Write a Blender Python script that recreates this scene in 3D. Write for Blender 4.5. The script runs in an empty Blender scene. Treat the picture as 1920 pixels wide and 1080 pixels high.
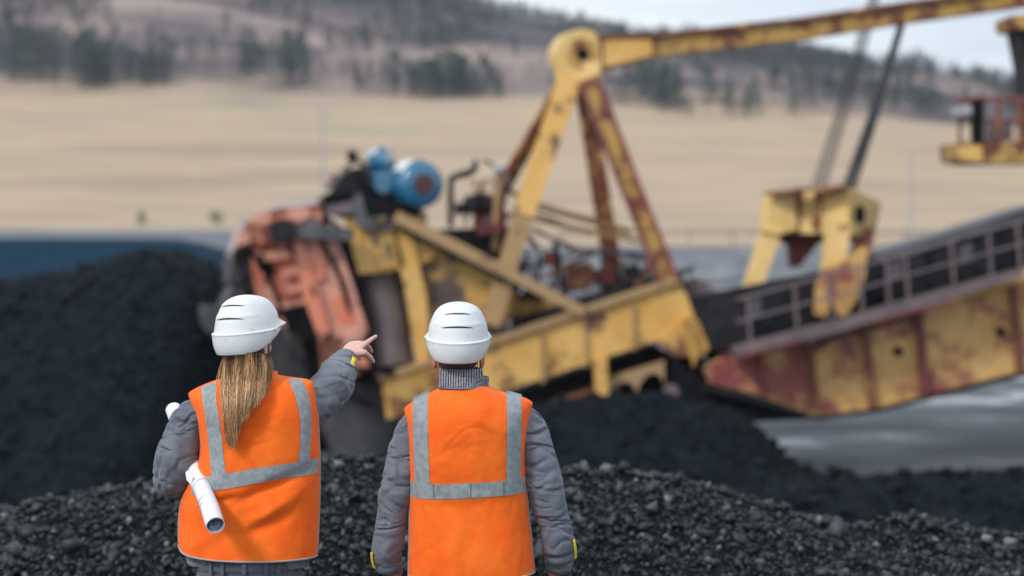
import bpy, bmesh, math, random
import numpy as np
from mathutils import Vector, Matrix, noise
random.seed(7); np.random.seed(7)
R = math.radians
S = bpy.context.scene
COL = S.collection

# ------------------------------------------------------------------ camera
FPX, HOR, CAMZ = 3815.0, 420.0, 4.6        # focal length in photo pixels, horizon row, camera height
cam_d = bpy.data.cameras.new('camera'); cam = bpy.data.objects.new('camera', cam_d); COL.objects.link(cam)
cam.location = (0, 0, CAMZ); cam.rotation_euler = (R(90), 0, 0)
cam_d.sensor_width = 36; cam_d.lens = 36 * FPX / 1920
cam_d.shift_y = -(540 - HOR) / 1920
cam_d.clip_start = 0.1; cam_d.clip_end = 6000
cam_d.dof.use_dof = True; cam_d.dof.focus_distance = 6.95; cam_d.dof.aperture_fstop = 1.75
S.camera = cam

# ------------------------------------------------------------------ sky, sun, exposure
SUN_EL, SUN_AZ = R(42), R(-135)            # sun high, behind the camera's left shoulder
w = bpy.data.worlds.new('World'); S.world = w; w.use_nodes = True
nt = w.node_tree; N = nt.nodes; L = nt.links
for n in list(N): N.remove(n)
out = N.new('ShaderNodeOutputWorld'); bg = N.new('ShaderNodeBackground'); bg.inputs[1].default_value = 0.1
sky = N.new('ShaderNodeTexSky'); sky.sky_type = 'NISHITA'; sky.sun_disc = False
sky.sun_elevation = SUN_EL; sky.sun_rotation = SUN_AZ
tc = N.new('ShaderNodeTexCoord'); mp = N.new('ShaderNodeMapping'); mp.inputs['Scale'].default_value = (1.2, 1.2, 7)
nz = N.new('ShaderNodeTexNoise'); nz.inputs['Scale'].default_value = 2.6; nz.inputs['Detail'].default_value = 6
rp = N.new('ShaderNodeValToRGB')
rp.color_ramp.elements[0].position = 0.36; rp.color_ramp.elements[0].color = (4.6, 5.4, 6.4, 1)
rp.color_ramp.elements[1].position = 0.60; rp.color_ramp.elements[1].color = (8.6, 8.9, 9.2, 1)
mx = N.new('ShaderNodeMix'); mx.data_type = 'RGBA'; mx.inputs[0].default_value = 0.82
L.new(tc.outputs['Generated'], mp.inputs[0]); L.new(mp.outputs[0], nz.inputs[0]); L.new(nz.outputs[0], rp.inputs[0])
L.new(sky.outputs[0], mx.inputs[6]); L.new(rp.outputs[0], mx.inputs[7]); L.new(mx.outputs[2], bg.inputs[0]); L.new(bg.outputs[0], out.inputs[0])

sun_d = bpy.data.lights.new('sun', 'SUN'); sun_d.energy = 1.5; sun_d.angle = R(10); sun_d.color = (1, 0.95, 0.88)
sun = bpy.data.objects.new('sun', sun_d); COL.objects.link(sun); sun.location = (-20, -20, 40)
sdir = Vector((math.sin(SUN_AZ) * math.cos(SUN_EL), math.cos(SUN_AZ) * math.cos(SUN_EL), math.sin(SUN_EL)))
sun.rotation_euler = sdir.to_track_quat('Z', 'Y').to_euler()
S.view_settings.view_transform = 'Standard'; S.view_settings.look = 'None'
S.view_settings.exposure = 0.5; S.view_settings.gamma = 1.0

# ------------------------------------------------------------------ helpers
def P(px, py, Y):                           # point at distance Y seen at photo pixel (px, py)
    return Vector(((px - 960) / FPX * Y, Y, CAMZ - (py - HOR) / FPX * Y))

def thing(name, label, cat, loc=(0, 0, 0), group=None):
    o = bpy.data.objects.new(name, None); COL.objects.link(o); o.location = loc
    o.empty_display_size = 0.2
    tag(o, label, cat, group); return o
def tag(o, label=None, cat=None, group=None, kind=None):
    if label: o['label'] = label
    if cat: o['category'] = cat
    if group: o['group'] = group
    if kind: o['kind'] = kind
    return o
def wloc(o):
    v = Vector((0, 0, 0))
    while o is not None: v += o.location; o = o.parent
    return v
def link_mesh(name, me, mat, parent=None, smooth=False, origin=None):
    o = bpy.data.objects.new(name, me); COL.objects.link(o)
    if mat is not None:
        for m in (mat if isinstance(mat, (list, tuple)) else [mat]): me.materials.append(m)
    base = wloc(parent) if parent is not None else Vector((0, 0, 0))
    if parent is not None: o.parent = parent
    if origin is not None:
        o.location = Vector(origin) - base; base = Vector(origin)
    if base.length > 0: me.transform(Matrix.Translation(-base))
    if smooth and len(me.polygons): me.polygons.foreach_set('use_smooth', [True] * len(me.polygons))
    me.update(); return o

class MB:
    def __init__(s): s.v = []; s.f = []; s.m = []; s.cur = 0
    def add(s, vs, fs):
        b = len(s.v); s.v += [tuple(v) for v in vs]; s.f += [tuple(i + b for i in f) for f in fs]; s.m += [s.cur] * len(fs); return s
    def hexa(s, p):                         # 8 points: front 4 (ccw), back 4
        return s.add(p, [(0, 1, 2, 3), (7, 6, 5, 4), (0, 4, 5, 1), (1, 5, 6, 2), (2, 6, 7, 3), (3, 7, 4, 0)])
    def box(s, a, b):
        (x0, y0, z0), (x1, y1, z1) = a, b
        return s.hexa([(x0, y0, z0), (x1, y0, z0), (x1, y0, z1), (x0, y0, z1), (x0, y1, z0), (x1, y1, z0), (x1, y1, z1), (x0, y1, z1)])
    def beam(s, a, b, wd, h, w2=None, h2=None, up=(0, 1, 0)):   # wd across the view, h along 'up'
        a, b = Vector(a), Vector(b); d = (b - a).normalized(); u = Vector(up)
        u = (u - d * u.dot(d)).normalized(); t = d.cross(u)
        w2 = wd if w2 is None else w2; h2 = h if h2 is None else h2
        q = []
        for c, ww, hh in ((a, wd, h), (b, w2, h2)):
            q += [c - t * ww / 2 - u * hh / 2, c + t * ww / 2 - u * hh / 2, c + t * ww / 2 + u * hh / 2, c - t * ww / 2 + u * hh / 2]
        return s.hexa(q)
    def prism(s, poly, Y0, Y1, Ys=None):    # pixel outline given at distance Ys (default Y0), real thickness Y0..Y1
        Ys = Ys or Y0; pts = [P(x, y, Ys) for x, y in poly]; n = len(pts)
        vs = [(p.x, Y0, p.z) for p in pts] + [(p.x, Y1, p.z) for p in pts]
        fs = [tuple(range(n)), tuple(range(2 * n - 1, n - 1, -1))] + [(i, i + n, (i + 1) % n + n, (i + 1) % n) for i in range(n)]
        return s.add(vs, fs)
    def tube(s, pts, rad, seg=12, caps=True, squash=None, up=(0, 0, 1), round_ends=False):
        pts = [Vector(p) for p in pts]; n = len(pts)
        if not hasattr(rad, '__len__'): rad = [rad] * n
        rad = list(rad)
        if round_ends:
            a, b = pts[0], pts[-1]; da = (pts[0] - pts[1]).normalized(); db = (pts[-1] - pts[-2]).normalized()
            pre = [(a + da * rad[0] * math.sin(t), rad[0] * math.cos(t)) for t in (R(80), R(55), R(28))]
            post = [(b + db * rad[-1] * math.sin(t), rad[-1] * math.cos(t)) for t in (R(28), R(55), R(80))]
            pts = [p for p, _ in pre] + pts + [p for p, _ in post]; rad = [r for _, r in pre] + rad + [r for _, r in post]; n = len(pts)
            if squash is not None and hasattr(squash, '__len__'): squash = [squash[0]] * 3 + list(squash) + [squash[-1]] * 3
        vs = []; pu = None
        for i in range(n):
            d = (pts[min(i + 1, n - 1)] - pts[max(i - 1, 0)]).normalized()
            u = Vector(up) if pu is None else pu
            u = u - d * u.dot(d)
            if u.length < 1e-4: u = Vector((1, 0, 0)) - d * d.x
            u.normalize(); pu = u; t = d.cross(u)
            q = 1 if squash is None else (squash[i] if hasattr(squash, '__len__') else squash)
            for k in range(seg):
                a = 2 * math.pi * k / seg
                vs.append(pts[i] + t * math.cos(a) * rad[i] + u * math.sin(a) * rad[i] * q)
        fs = [(i * seg + k, i * seg + (k + 1) % seg, (i + 1) * seg + (k + 1) % seg, (i + 1) * seg + k) for i in range(n - 1) for k in range(seg)]
        if caps: fs += [tuple(range(seg - 1, -1, -1)), tuple((n - 1) * seg + k for k in range(seg))]
        return s.add(vs, fs)
    def ellipsoid(s, c, r, nu=20, nv=14, rot=None):
        vs = []; c = Vector(c)
        for j in range(nv + 1):
            th = math.pi * j / nv
            for i in range(nu):
                ph = 2 * math.pi * i / nu
                v = Vector((r[0] * math.sin(th) * math.cos(ph), r[1] * math.sin(th) * math.sin(ph), r[2] * math.cos(th)))
                if rot is not None: v = rot @ v
                vs.append(c + v)
        fs = [(j * nu + i, (j + 1) * nu + i, (j + 1) * nu + (i + 1) % nu, j * nu + (i + 1) % nu) for j in range(nv) for i in range(nu)]
        return s.add(vs, fs)
    def loft(s, rings, caps=True):
        n = len(rings[0]); b = []
        for r_ in rings: b += r_
        fs = [(i * n + k, i * n + (k + 1) % n, (i + 1) * n + (k + 1) % n, (i + 1) * n + k) for i in range(len(rings) - 1) for k in range(n)]
        if caps: fs += [tuple(range(n - 1, -1, -1)), tuple((len(rings) - 1) * n + k for k in range(n))]
        return s.add(b, fs)
    def grid(s, rows, closed=False):
        n = len(rows[0]); b = []
        for r_ in rows: b += r_
        fs = [(i * n + k, i * n + k + 1, (i + 1) * n + k + 1, (i + 1) * n + k) for i in range(len(rows) - 1) for k in range(n - 1)]
        return s.add(b, fs)
    def mesh(s, name):
        me = bpy.data.meshes.new(name); me.from_pydata(s.v, [], s.f); me.update(); return me
    def build(s, name, mat, parent=None, smooth=False, weld=False, origin=None, fix=True):
        me = s.mesh(name)
        bm = bmesh.new(); bm.from_mesh(me)
        if weld: bmesh.ops.remove_doubles(bm, verts=bm.verts, dist=1e-4)
        if fix: bmesh.ops.recalc_face_normals(bm, faces=bm.faces)
        bm.to_mesh(me); bm.free()
        if s.cur: me.polygons.foreach_set('material_index', s.m) if len(s.m) == len(me.polygons) else None
        return link_mesh(name, me, mat, parent, smooth, origin)
    def build_remesh(s, name, mat, parent, voxel, smooth_it=4, fac=0.5, displace=None):
        me = s.mesh('tmp'); o = bpy.data.objects.new('tmp', me); COL.objects.link(o)
        bm = bmesh.new(); bm.from_mesh(me)
        bmesh.ops.recalc_face_normals(bm, faces=bm.faces); bm.to_mesh(me); bm.free()
        m = o.modifiers.new('r', 'REMESH'); m.mode = 'VOXEL'; m.voxel_size = voxel
        q = o.modifiers.new('s', 'SMOOTH'); q.iterations = smooth_it; q.factor = fac
        bpy.context.view_layer.update()
        dg = bpy.context.evaluated_depsgraph_get()
        me2 = bpy.data.meshes.new_from_object(o.evaluated_get(dg)); me2.name = name
        bpy.data.objects.remove(o); bpy.data.meshes.remove(me)
        if displace:
            me2.update(); nrm = [v.normal.copy() for v in me2.vertices]
            for v, nn in zip(me2.vertices, nrm):
                v.co = v.co + nn * displace(v.co, nn)
        return link_mesh(name, me2, mat, parent, True)

def interp(x, tab):
    return float(np.interp(x, [t[0] for t in tab], [t[1] for t in tab]))
def sinterp(x, tab):                        # smooth (Catmull-Rom) table look-up
    xs = [t[0] for t in tab]; ys = [t[1] for t in tab]
    if x <= xs[0]: return ys[0]
    if x >= xs[-1]: return ys[-1]
    i = max(k for k in range(len(xs)) if xs[k] <= x); i = min(i, len(xs) - 2)
    t = (x - xs[i]) / (xs[i + 1] - xs[i])
    h = xs[i + 1] - xs[i]
    def sl(k):
        if k == 0: return (ys[1] - ys[0]) / (xs[1] - xs[0])
        if k == len(xs) - 1: return (ys[-1] - ys[-2]) / (xs[-1] - xs[-2])
        return (ys[k + 1] - ys[k - 1]) / (xs[k + 1] - xs[k - 1])
    m0, m1 = sl(i) * h, sl(i + 1) * h
    return (2 * t**3 - 3 * t**2 + 1) * ys[i] + (t**3 - 2 * t**2 + t) * m0 + (-2 * t**3 + 3 * t**2) * ys[i + 1] + (t**3 - t**2) * m1
def sstep(a, b, x):
    t = min(1, max(0, (x - a) / (b - a))); return t * t * (3 - 2 * t)
def fbm(x, y, z=0.0, o=4):
    return noise.fractal(Vector((x, y, z)), 1.0, 2.0, o)

# ------------------------------------------------------------------ materials
def new_mat(name):
    m = bpy.data.materials.new(name); m.use_nodes = True
    return m, m.node_tree.nodes, m.node_tree.links, m.node_tree.nodes['Principled BSDF']
def ramp(N, stops, interp_='LINEAR'):
    r = N.new('ShaderNodeValToRGB'); e = r.color_ramp.elements
    while len(e) < len(stops): e.new(0.5)
    for k, (p, c) in enumerate(stops):
        e[k].position = p; e[k].color = (*c, 1) if len(c) == 3 else c
    r.color_ramp.interpolation = interp_; return r
def noise_node(N, L, scale, detail=5, rough=0.6, coord='Object', stretch=(1, 1, 1), seed=0):
    t = N.new('ShaderNodeTexCoord'); m = N.new('ShaderNodeMapping'); m.inputs['Scale'].default_value = stretch
    m.inputs['Location'].default_value = (seed, seed * 1.7, seed * 0.6)
    n = N.new('ShaderNodeTexNoise'); n.inputs['Scale'].default_value = scale; n.inputs['Detail'].default_value = detail; n.inputs['Roughness'].default_value = rough
    L.new(t.outputs[coord], m.inputs[0]); L.new(m.outputs[0], n.inputs[0]); return n
def simple(name, stops, scale=5, rough=0.6, bump=0.0, bscale=None, stretch=(1, 1, 1), spec=0.5, metal=0, detail=5, sheen=0, seed=0):
    m, N, L, b = new_mat(name)
    n = noise_node(N, L, scale, detail, stretch=stretch, seed=seed); r = ramp(N, stops)
    L.new(n.outputs[0], r.inputs[0]); L.new(r.outputs[0], b.inputs['Base Color'])
    b.inputs['Roughness'].default_value = rough; b.inputs['Specular IOR Level'].default_value = spec; b.inputs['Metallic'].default_value = metal
    if sheen: b.inputs['Sheen Weight'].default_value = sheen
    if bump:
        n2 = noise_node(N, L, bscale or scale * 4, 6, stretch=stretch, seed=seed + 3); bp = N.new('ShaderNodeBump')
        bp.inputs['Strength'].default_value = 1; bp.inputs['Distance'].default_value = bump
        L.new(n2.outputs[0], bp.inputs['Height']); L.new(bp.outputs[0], b.inputs['Normal'])
    return m
def paint(name, c1, c2, rust, amt, scale=1.6, rough=0.55, streak=(1, 1, 1), seed=0, rust2=None, patch=(0.08, 0.10)):
    """weathered paint: two paint tones, large rust patches, small chips and grime"""
    m, N, L, b = new_mat(name)
    n1 = noise_node(N, L, scale, 4, seed=seed); r1 = ramp(N, [(0.35, c1), (0.65, c2)]); L.new(n1.outputs[0], r1.inputs[0])
    n2 = noise_node(N, L, scale * 1.1, 8, 0.68, stretch=streak, seed=seed + 11)
    r2 = ramp(N, [(0.5 + (0.5 - amt) * 0.35, (0, 0, 0)), (0.5 + (0.5 - amt) * 0.35 + patch[0], (1, 1, 1))]); L.new(n2.outputs[0], r2.inputs[0])
    n3 = noise_node(N, L, scale * 7, 4, 0.6, seed=seed + 5)
    r3 = ramp(N, [(0.35, rust), (0.7, rust2 or tuple(x * 1.8 for x in rust))]); L.new(n3.outputs[0], r3.inputs[0])
    r4 = ramp(N, [(0.60, (0, 0, 0)), (0.68, (1, 1, 1))]); L.new(n3.outputs[0], r4.inputs[0])
    ma = N.new('ShaderNodeMath'); ma.operation = 'MULTIPLY_ADD'; ma.use_clamp = True; ma.inputs[1].default_value = 0.6
    L.new(r4.outputs[0], ma.inputs[0]); L.new(r2.outputs[0], ma.inputs[2])
    mix = N.new('ShaderNodeMix'); mix.data_type = 'RGBA'
    L.new(ma.outputs[0], mix.inputs[0]); L.new(r1.outputs[0], mix.inputs[6]); L.new(r3.outputs[0], mix.inputs[7]); L.new(mix.outputs[2], b.inputs['Base Color'])
    b.inputs['Roughness'].default_value = rough
    bp = N.new('ShaderNodeBump'); bp.inputs['Distance'].default_value = 0.01; L.new(n3.outputs[0], bp.inputs['Height']); L.new(bp.outputs[0], b.inputs['Normal'])
    return m

M = {}
M['yellow'] = paint('yellow_paint', (0.66, 0.365, 0.085), (0.76, 0.47, 0.15), (0.11, 0.05, 0.03), 0.32, seed=1)
M['pale_yellow'] = paint('pale_yellow_paint', (0.76, 0.50, 0.17), (0.82, 0.60, 0.26), (0.22, 0.09, 0.035), 0.22, seed=21)  # paler yellow for the hub and the pulley block
M['yellow_rusty'] = paint('yellow_paint_rusty', (0.46, 0.26, 0.05), (0.55, 0.33, 0.09), (0.12, 0.03, 0.016), 0.5, seed=4)
M['yellow_crimson'] = paint('yellow_paint_primer', (0.60, 0.34, 0.10), (0.70, 0.43, 0.16), (0.17, 0.03, 0.04), 0.55, scale=1.3, seed=8, patch=(0.16, 0.1))
M['crimson'] = paint('red_primer', (0.17, 0.035, 0.04), (0.24, 0.055, 0.05), (0.05, 0.02, 0.025), 0.4, seed=3)
M['crimson_mottled'] = paint('red_primer_over_yellow', (0.24, 0.05, 0.05), (0.30, 0.09, 0.07), (0.50, 0.30, 0.11), 0.62, scale=1.4, seed=31, patch=(0.2, 0.1))
M['rust'] = paint('rusty_steel', (0.13, 0.035, 0.025), (0.22, 0.075, 0.035), (0.42, 0.24, 0.08), 0.3, seed=6)
M['boom_paint'] = paint('boom_weathered_yellow', (0.42, 0.24, 0.05), (0.52, 0.33, 0.10), (0.12, 0.04, 0.02), 0.55, scale=1.9, seed=17)
M['tan'] = paint('dusty_tan_paint', (0.44, 0.28, 0.12), (0.40, 0.26, 0.14), (0.12, 0.07, 0.05), 0.25, seed=9)
M['dirty_yellow'] = paint('grimy_yellow_paint', (0.60, 0.36, 0.09), (0.48, 0.29, 0.09), (0.07, 0.05, 0.045), 0.58, scale=1.3, seed=12)
M['orange'] = paint('orange_paint', (0.70, 0.18, 0.09), (0.74, 0.30, 0.19), (0.16, 0.03, 0.025), 0.34, seed=2)
M['salmon'] = paint('faded_orange_paint', (0.74, 0.36, 0.27), (0.64, 0.29, 0.20), (0.20, 0.08, 0.06), 0.30, seed=5)
M['blue'] = simple('blue_enamel', [(0.3, (0.004, 0.12, 0.24)), (0.7, (0.010, 0.18, 0.34))], 3, 0.25, spec=0.8)
M['blue'].node_tree.nodes['Principled BSDF'].inputs['Coat Weight'].default_value = 1.0
M['dark_steel'] = simple('dark_steel', [(0.35, (0.004, 0.006, 0.009)), (0.7, (0.03, 0.028, 0.032))], 3, 0.6, 0.01, spec=0.25)
M['highlight_white'] = simple('painted_highlight', [(0.3, (0.66, 0.76, 0.80)), (0.7, (0.82, 0.86, 0.88))], 3, 0.5)  # near-white that stands in for the highlight on the motors
M['grille'] = simple('fan_grille', [(0.3, (0.06, 0.03, 0.035)), (0.7, (0.12, 0.06, 0.06))], 9, 0.6)
M['grey_steel'] = simple('grey_steel', [(0.3, (0.04, 0.043, 0.052)), (0.7, (0.12, 0.12, 0.13))], 2, 0.5, 0.01)
M['mauve_steel'] = simple('dusty_steel', [(0.3, (0.10, 0.08, 0.09)), (0.7, (0.21, 0.16, 0.16))], 2, 0.65, 0.01)
M['light_steel'] = simple('galvanised_steel', [(0.3, (0.30, 0.31, 0.33)), (0.7, (0.45, 0.46, 0.48))], 4, 0.45)
M['pale_top'] = simple('pale_top_paint', [(0.3, (0.50, 0.40, 0.36)), (0.7, (0.66, 0.58, 0.54))], 3, 0.7)
M['black'] = simple('black_rubber', [(0.3, (0.003, 0.004, 0.005)), (0.7, (0.010, 0.010, 0.012))], 3, 0.8, spec=0.15)
M['cable'] = simple('steel_cable', [(0.3, (0.02, 0.022, 0.028)), (0.7, (0.06, 0.062, 0.07))], 9, 0.5)

def coal_mat(name, dark, light, scale, bump, rough=0.55, vor=20):
    m, N, L, b = new_mat(name)
    n = noise_node(N, L, scale, 8, 0.7, seed=2); r = ramp(N, [(0.35, dark), (0.62, light)]); L.new(n.outputs[0], r.inputs[0])
    L.new(r.outputs[0], b.inputs['Base Color']); b.inputs['Roughness'].default_value = rough; b.inputs['Specular IOR Level'].default_value = 0.06
    t = N.new('ShaderNodeTexCoord'); v = N.new('ShaderNodeTexVoronoi'); v.inputs['Scale'].default_value = vor
    L.new(t.outputs['Object'], v.inputs['Vector'])
    ad = N.new('ShaderNodeMath'); ad.operation = 'ADD'; L.new(v.outputs['Distance'], ad.inputs[0]); L.new(n.outputs[0], ad.inputs[1])
    bp = N.new('ShaderNodeBump'); bp.inputs['Distance'].default_value = bump; L.new(ad.outputs[0], bp.inputs['Height']); L.new(bp.outputs[0], b.inputs['Normal'])
    return m
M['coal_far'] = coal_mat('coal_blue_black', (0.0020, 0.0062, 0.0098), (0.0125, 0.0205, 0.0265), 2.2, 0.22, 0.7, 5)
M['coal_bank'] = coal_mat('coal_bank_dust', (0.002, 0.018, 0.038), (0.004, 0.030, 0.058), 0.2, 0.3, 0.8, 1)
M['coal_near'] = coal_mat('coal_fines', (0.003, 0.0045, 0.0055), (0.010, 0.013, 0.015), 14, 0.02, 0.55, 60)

m, N_, L_, b_ = new_mat('coal_lumps'); M['lumps'] = m
at = N_.new('ShaderNodeAttribute'); at.attribute_name = 'tone'
r = ramp(N_, [(0.0, (0.003, 0.0045, 0.006)), (0.5, (0.018, 0.023, 0.026)), (0.82, (0.062, 0.072, 0.078)), (1.0, (0.17, 0.185, 0.195))])
L_.new(at.outputs['Fac'], r.inputs[0])
n2 = noise_node(N_, L_, 60, 4); mm = N_.new('ShaderNodeMix'); mm.data_type = 'RGBA'; mm.blend_type = 'MULTIPLY'; mm.inputs[0].default_value = 0.7
L_.new(r.outputs[0], mm.inputs[6]); rr = ramp(N_, [(0.3, (0.45, 0.45, 0.45)), (0.7, (1.3, 1.3, 1.3))]); L_.new(n2.outputs[0], rr.inputs[0]); L_.new(rr.outputs[0], mm.inputs[7])
L_.new(mm.outputs[2], b_.inputs['Base Color']); b_.inputs['Roughness'].default_value = 0.5; b_.inputs['Specular IOR Level'].default_value = 0.42
bp = N_.new('ShaderNodeBump'); bp.inputs['Distance'].default_value = 0.004; L_.new(n2.outputs[0], bp.inputs['Height']); L_.new(bp.outputs[0], b_.inputs['Normal'])

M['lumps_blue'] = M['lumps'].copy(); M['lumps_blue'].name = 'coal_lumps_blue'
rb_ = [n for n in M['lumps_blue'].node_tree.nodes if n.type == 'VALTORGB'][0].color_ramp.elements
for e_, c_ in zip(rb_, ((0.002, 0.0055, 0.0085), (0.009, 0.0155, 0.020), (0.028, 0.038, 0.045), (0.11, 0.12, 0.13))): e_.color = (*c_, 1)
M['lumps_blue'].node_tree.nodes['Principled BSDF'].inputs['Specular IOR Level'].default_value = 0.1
# pit floor
m, N_, L_, b_ = new_mat('pit_floor_dust'); M['pit'] = m
n1 = noise_node(N_, L_, 0.55, 6, 0.62, stretch=(0.42, 0.6, 1), seed=2.3); r = ramp(N_, [(0.42, (0.035, 0.044, 0.054)), (0.50, (0.085, 0.096, 0.112)), (0.56, (0.13, 0.142, 0.16)), (0.61, (0.40, 0.42, 0.45))])
L_.new(n1.outputs[0], r.inputs[0]); L_.new(r.outputs[0], b_.inputs['Base Color']); b_.inputs['Roughness'].default_value = 0.8
# hill and field
m, N_, L_, b_ = new_mat('dry_grass_hill'); M['hill'] = m
tc = N_.new('ShaderNodeTexCoord'); sp = N_.new('ShaderNodeSeparateXYZ'); L_.new(tc.outputs['Object'], sp.inputs[0])
fs_ = noise_node(N_, L_, 0.03, 7, 0.62, stretch=(0.3, 1.1, 0.0), seed=3)
field = ramp(N_, [(0.32, (0.34, 0.26, 0.19)), (0.43, (0.40, 0.30, 0.215)), (0.50, (0.47, 0.37, 0.25)), (0.57, (0.43, 0.32, 0.23)), (0.66, (0.34, 0.32, 0.21))]); L_.new(fs_.outputs[0], field.inputs[0])
hs = noise_node(N_, L_, 0.014, 7, 0.62, stretch=(0.7, 1, 0.6), seed=5)
hill = ramp(N_, [(0.38, (0.05, 0.055, 0.062)), (0.49, (0.11, 0.092, 0.095)), (0.57, (0.25, 0.195, 0.175)), (0.66, (0.36, 0.28, 0.245))]); L_.new(hs.outputs[0], hill.inputs[0])
nb = noise_node(N_, L_, 0.01, 4, 0.6, stretch=(1, 1, 0), seed=9)
ma = N_.new('ShaderNodeMath'); ma.operation = 'MULTIPLY_ADD'; ma.inputs[1].default_value = 90; L_.new(nb.outputs[0], ma.inputs[0]); L_.new(sp.outputs[1], ma.inputs[2])
mr = N_.new('ShaderNodeMapRange'); mr.inputs[1].default_value = 725; mr.inputs[2].default_value = 775; L_.new(ma.outputs[0], mr.inputs[0])
mx = N_.new('ShaderNodeMix'); mx.data_type = 'RGBA'; L_.new(mr.outputs[0], mx.inputs[0]); L_.new(field.outputs[0], mx.inputs[6]); L_.new(hill.outputs[0], mx.inputs[7])
L_.new(mx.outputs[2], b_.inputs['Base Color']); b_.inputs['Roughness'].default_value = 0.95; b_.inputs['Specular IOR Level'].default_value = 0.1
M['bark'] = simple('bare_bark', [(0.3, (0.06, 0.05, 0.055)), (0.7, (0.13, 0.11, 0.11))], 1, 0.9)
M['needles'] = simple('pine_needles', [(0.3, (0.022, 0.052, 0.042)), (0.7, (0.055, 0.10, 0.07))], 0.6, 0.8)
M['twigs'] = simple('bare_twigs', [(0.3, (0.055, 0.052, 0.075)), (0.7, (0.11, 0.10, 0.125))], 0.5, 0.9)
M['bush'] = simple('bush_leaves', [(0.3, (0.08, 0.11, 0.04)), (0.7, (0.15, 0.17, 0.07))], 2, 0.8)

# ------------------------------------------------------------------ ground, hill
def axis_vals(segs):
    r_ = []
    for a, b, n in segs: r_ += list(np.linspace(a, b, n, endpoint=False))
    return r_ + [segs[-1][1]]
def sheet(name, xs, ys, f, mat, smooth=True):
    rows = [[(x, y, f(x, y)) for x in xs] for y in ys]
    b = MB().grid(rows); return b.build(name, mat, None, smooth, fix=False)
RIDGE = [(-900, 960), (-300, 990), (0, 952), (100, 935), (200, 912), (300, 897), (450, 872), (600, 853), (700, 858), (880, 868), (1060, 880), (1200, 885), (1330, 915), (1450, 947), (1560, 972), (1640, 984), (1720, 970), (1800, 984), (1920, 1010), (2400, 1030), (3000, 1000)]
YR = 10.6
STAND = 2.57
def ground_z(x, y):
    t = sstep(10.5, 19.0, y)
    return (STAND - 0.12) * (1 - t) + 0.03 * fbm(x * 0.4, y * 0.4) * (1 - t)
g = sheet('ground', axis_vals([(-1500, -60, 12), (-60, 60, 60), (60, 1500, 12)]), axis_vals([(-200, -10, 6), (-10, 40, 60), (40, 1700, 30)]), ground_z, M['pit'])
tag(g, kind='structure')

RZ = [(-800, 178), (-277, 157), (26, 112), (63, 105), (156, 93), (277, 70), (450, 52), (900, 40)]
def hill_z(x, y):
    ftop = 48 - 10 * sstep(40, 200, x) + 2.5 * fbm(x * 0.01, 3.3)
    if y < 700:
        t = max(0, (y - 420) / 280); z = ftop * (0.75 * t + 0.25 * t * t) - 0.6 * (y < 421)
        z += 0.5 * fbm(x * 0.01, y * 0.02) * min(1, t * 3)
    elif y < 1100:
        t = (y - 700) / 400; rz = sinterp(x, RZ); z = ftop + (rz - ftop) * (1.15 * t - 0.15 * t * t)
        z += 7 * fbm(x * 0.009, y * 0.009, 2, 5) * math.sin(math.pi * min(1, t * 1.0)) ** 0.6 if t < 1 else 0
    else:
        z = sinterp(x, RZ) - (y - 1100) * 0.25
    return z + (1.5 * fbm(x * 0.03, 7.7) if y >= 1000 else 0)
h = sheet('hill', axis_vals([(-1300, -330, 14), (-330, 330, 130), (330, 1300, 14)]), axis_vals([(420, 700, 40), (700, 1120, 90), (1120, 1600, 10)]), hill_z, M['hill'])
tag(h, kind='structure')

# ------------------------------------------------------------------ coal piles
def pile(name, x0, x1, y0, y1, nx, ny, f, mat, label, cat='coal pile'):
    xs = np.linspace(x0, x1, nx); ys = np.linspace(y0, y1, ny)
    o = sheet(name, xs, ys, f, mat); return tag(o, label, cat)
def xpx(px, Y): return (px - 960) / FPX * Y
def zpx(py, Y): return CAMZ - (py - HOR) / FPX * Y
def ridge_tab(pts, Y): return [(xpx(a, Y), zpx(b, Y)) for a, b in pts]
RA = ridge_tab([(-1500, 640), (-600, 575), (0, 525), (100, 512), (200, 492), (300, 470), (350, 474), (400, 492), (450, 560), (520, 680), (600, 770), (700, 830), (800, 880), (1000, 930)], 43)
def za(x, y):
    r_ = sinterp(x, RA); k = abs(y - 43)
    z = r_ - (math.sqrt(k * k + 1.2) - 1.1) * (0.42 if y < 43 else 0.62)
    z += 0.22 * fbm(x * 0.35, y * 0.35, 1, 6) + 0.05 * fbm(x * 2.3, y * 2.3, 4, 3)
    return max(z, -0.3)
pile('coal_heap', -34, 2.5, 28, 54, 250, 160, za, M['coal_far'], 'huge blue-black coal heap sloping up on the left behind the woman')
RB = ridge_tab([(500, 905), (700, 860), (900, 800), (1000, 768), (1100, 750), (1240, 741), (1330, 756), (1400, 780), (1440, 818), (1480, 858), (1560, 910), (1640, 958), (1800, 985)], 34.5)
def zb(x, y):
    r_ = sinterp(x, RB); k = abs(y - 34.5)
    z = r_ - (math.sqrt(k * k + 0.8) - 0.9) * (0.30 if y < 34.5 else 0.5)
    z += 0.10 * fbm(x * 0.5, y * 0.5, 8, 6) + 0.03 * fbm(x * 3, y * 3, 4, 3)
    return max(z, -0.3)
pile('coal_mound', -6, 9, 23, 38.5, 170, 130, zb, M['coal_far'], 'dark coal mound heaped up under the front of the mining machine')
RC = ridge_tab([(1150, 985), (1300, 935), (1400, 905), (1500, 890), (1620, 893), (1720, 892), (1800, 884), (1920, 876), (2300, 860), (3200, 890), (3900, 960)], 27)
def zc(x, y):
    r_ = sinterp(x, RC); k = abs(y - 27)
    z = r_ - (math.sqrt(k * k + 0.6) - 0.77) * (0.22 if y < 27 else 0.6)
    z += 0.09 * fbm(x * 0.5, y * 0.5, 12, 6)
    return max(z, -0.3)
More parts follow.
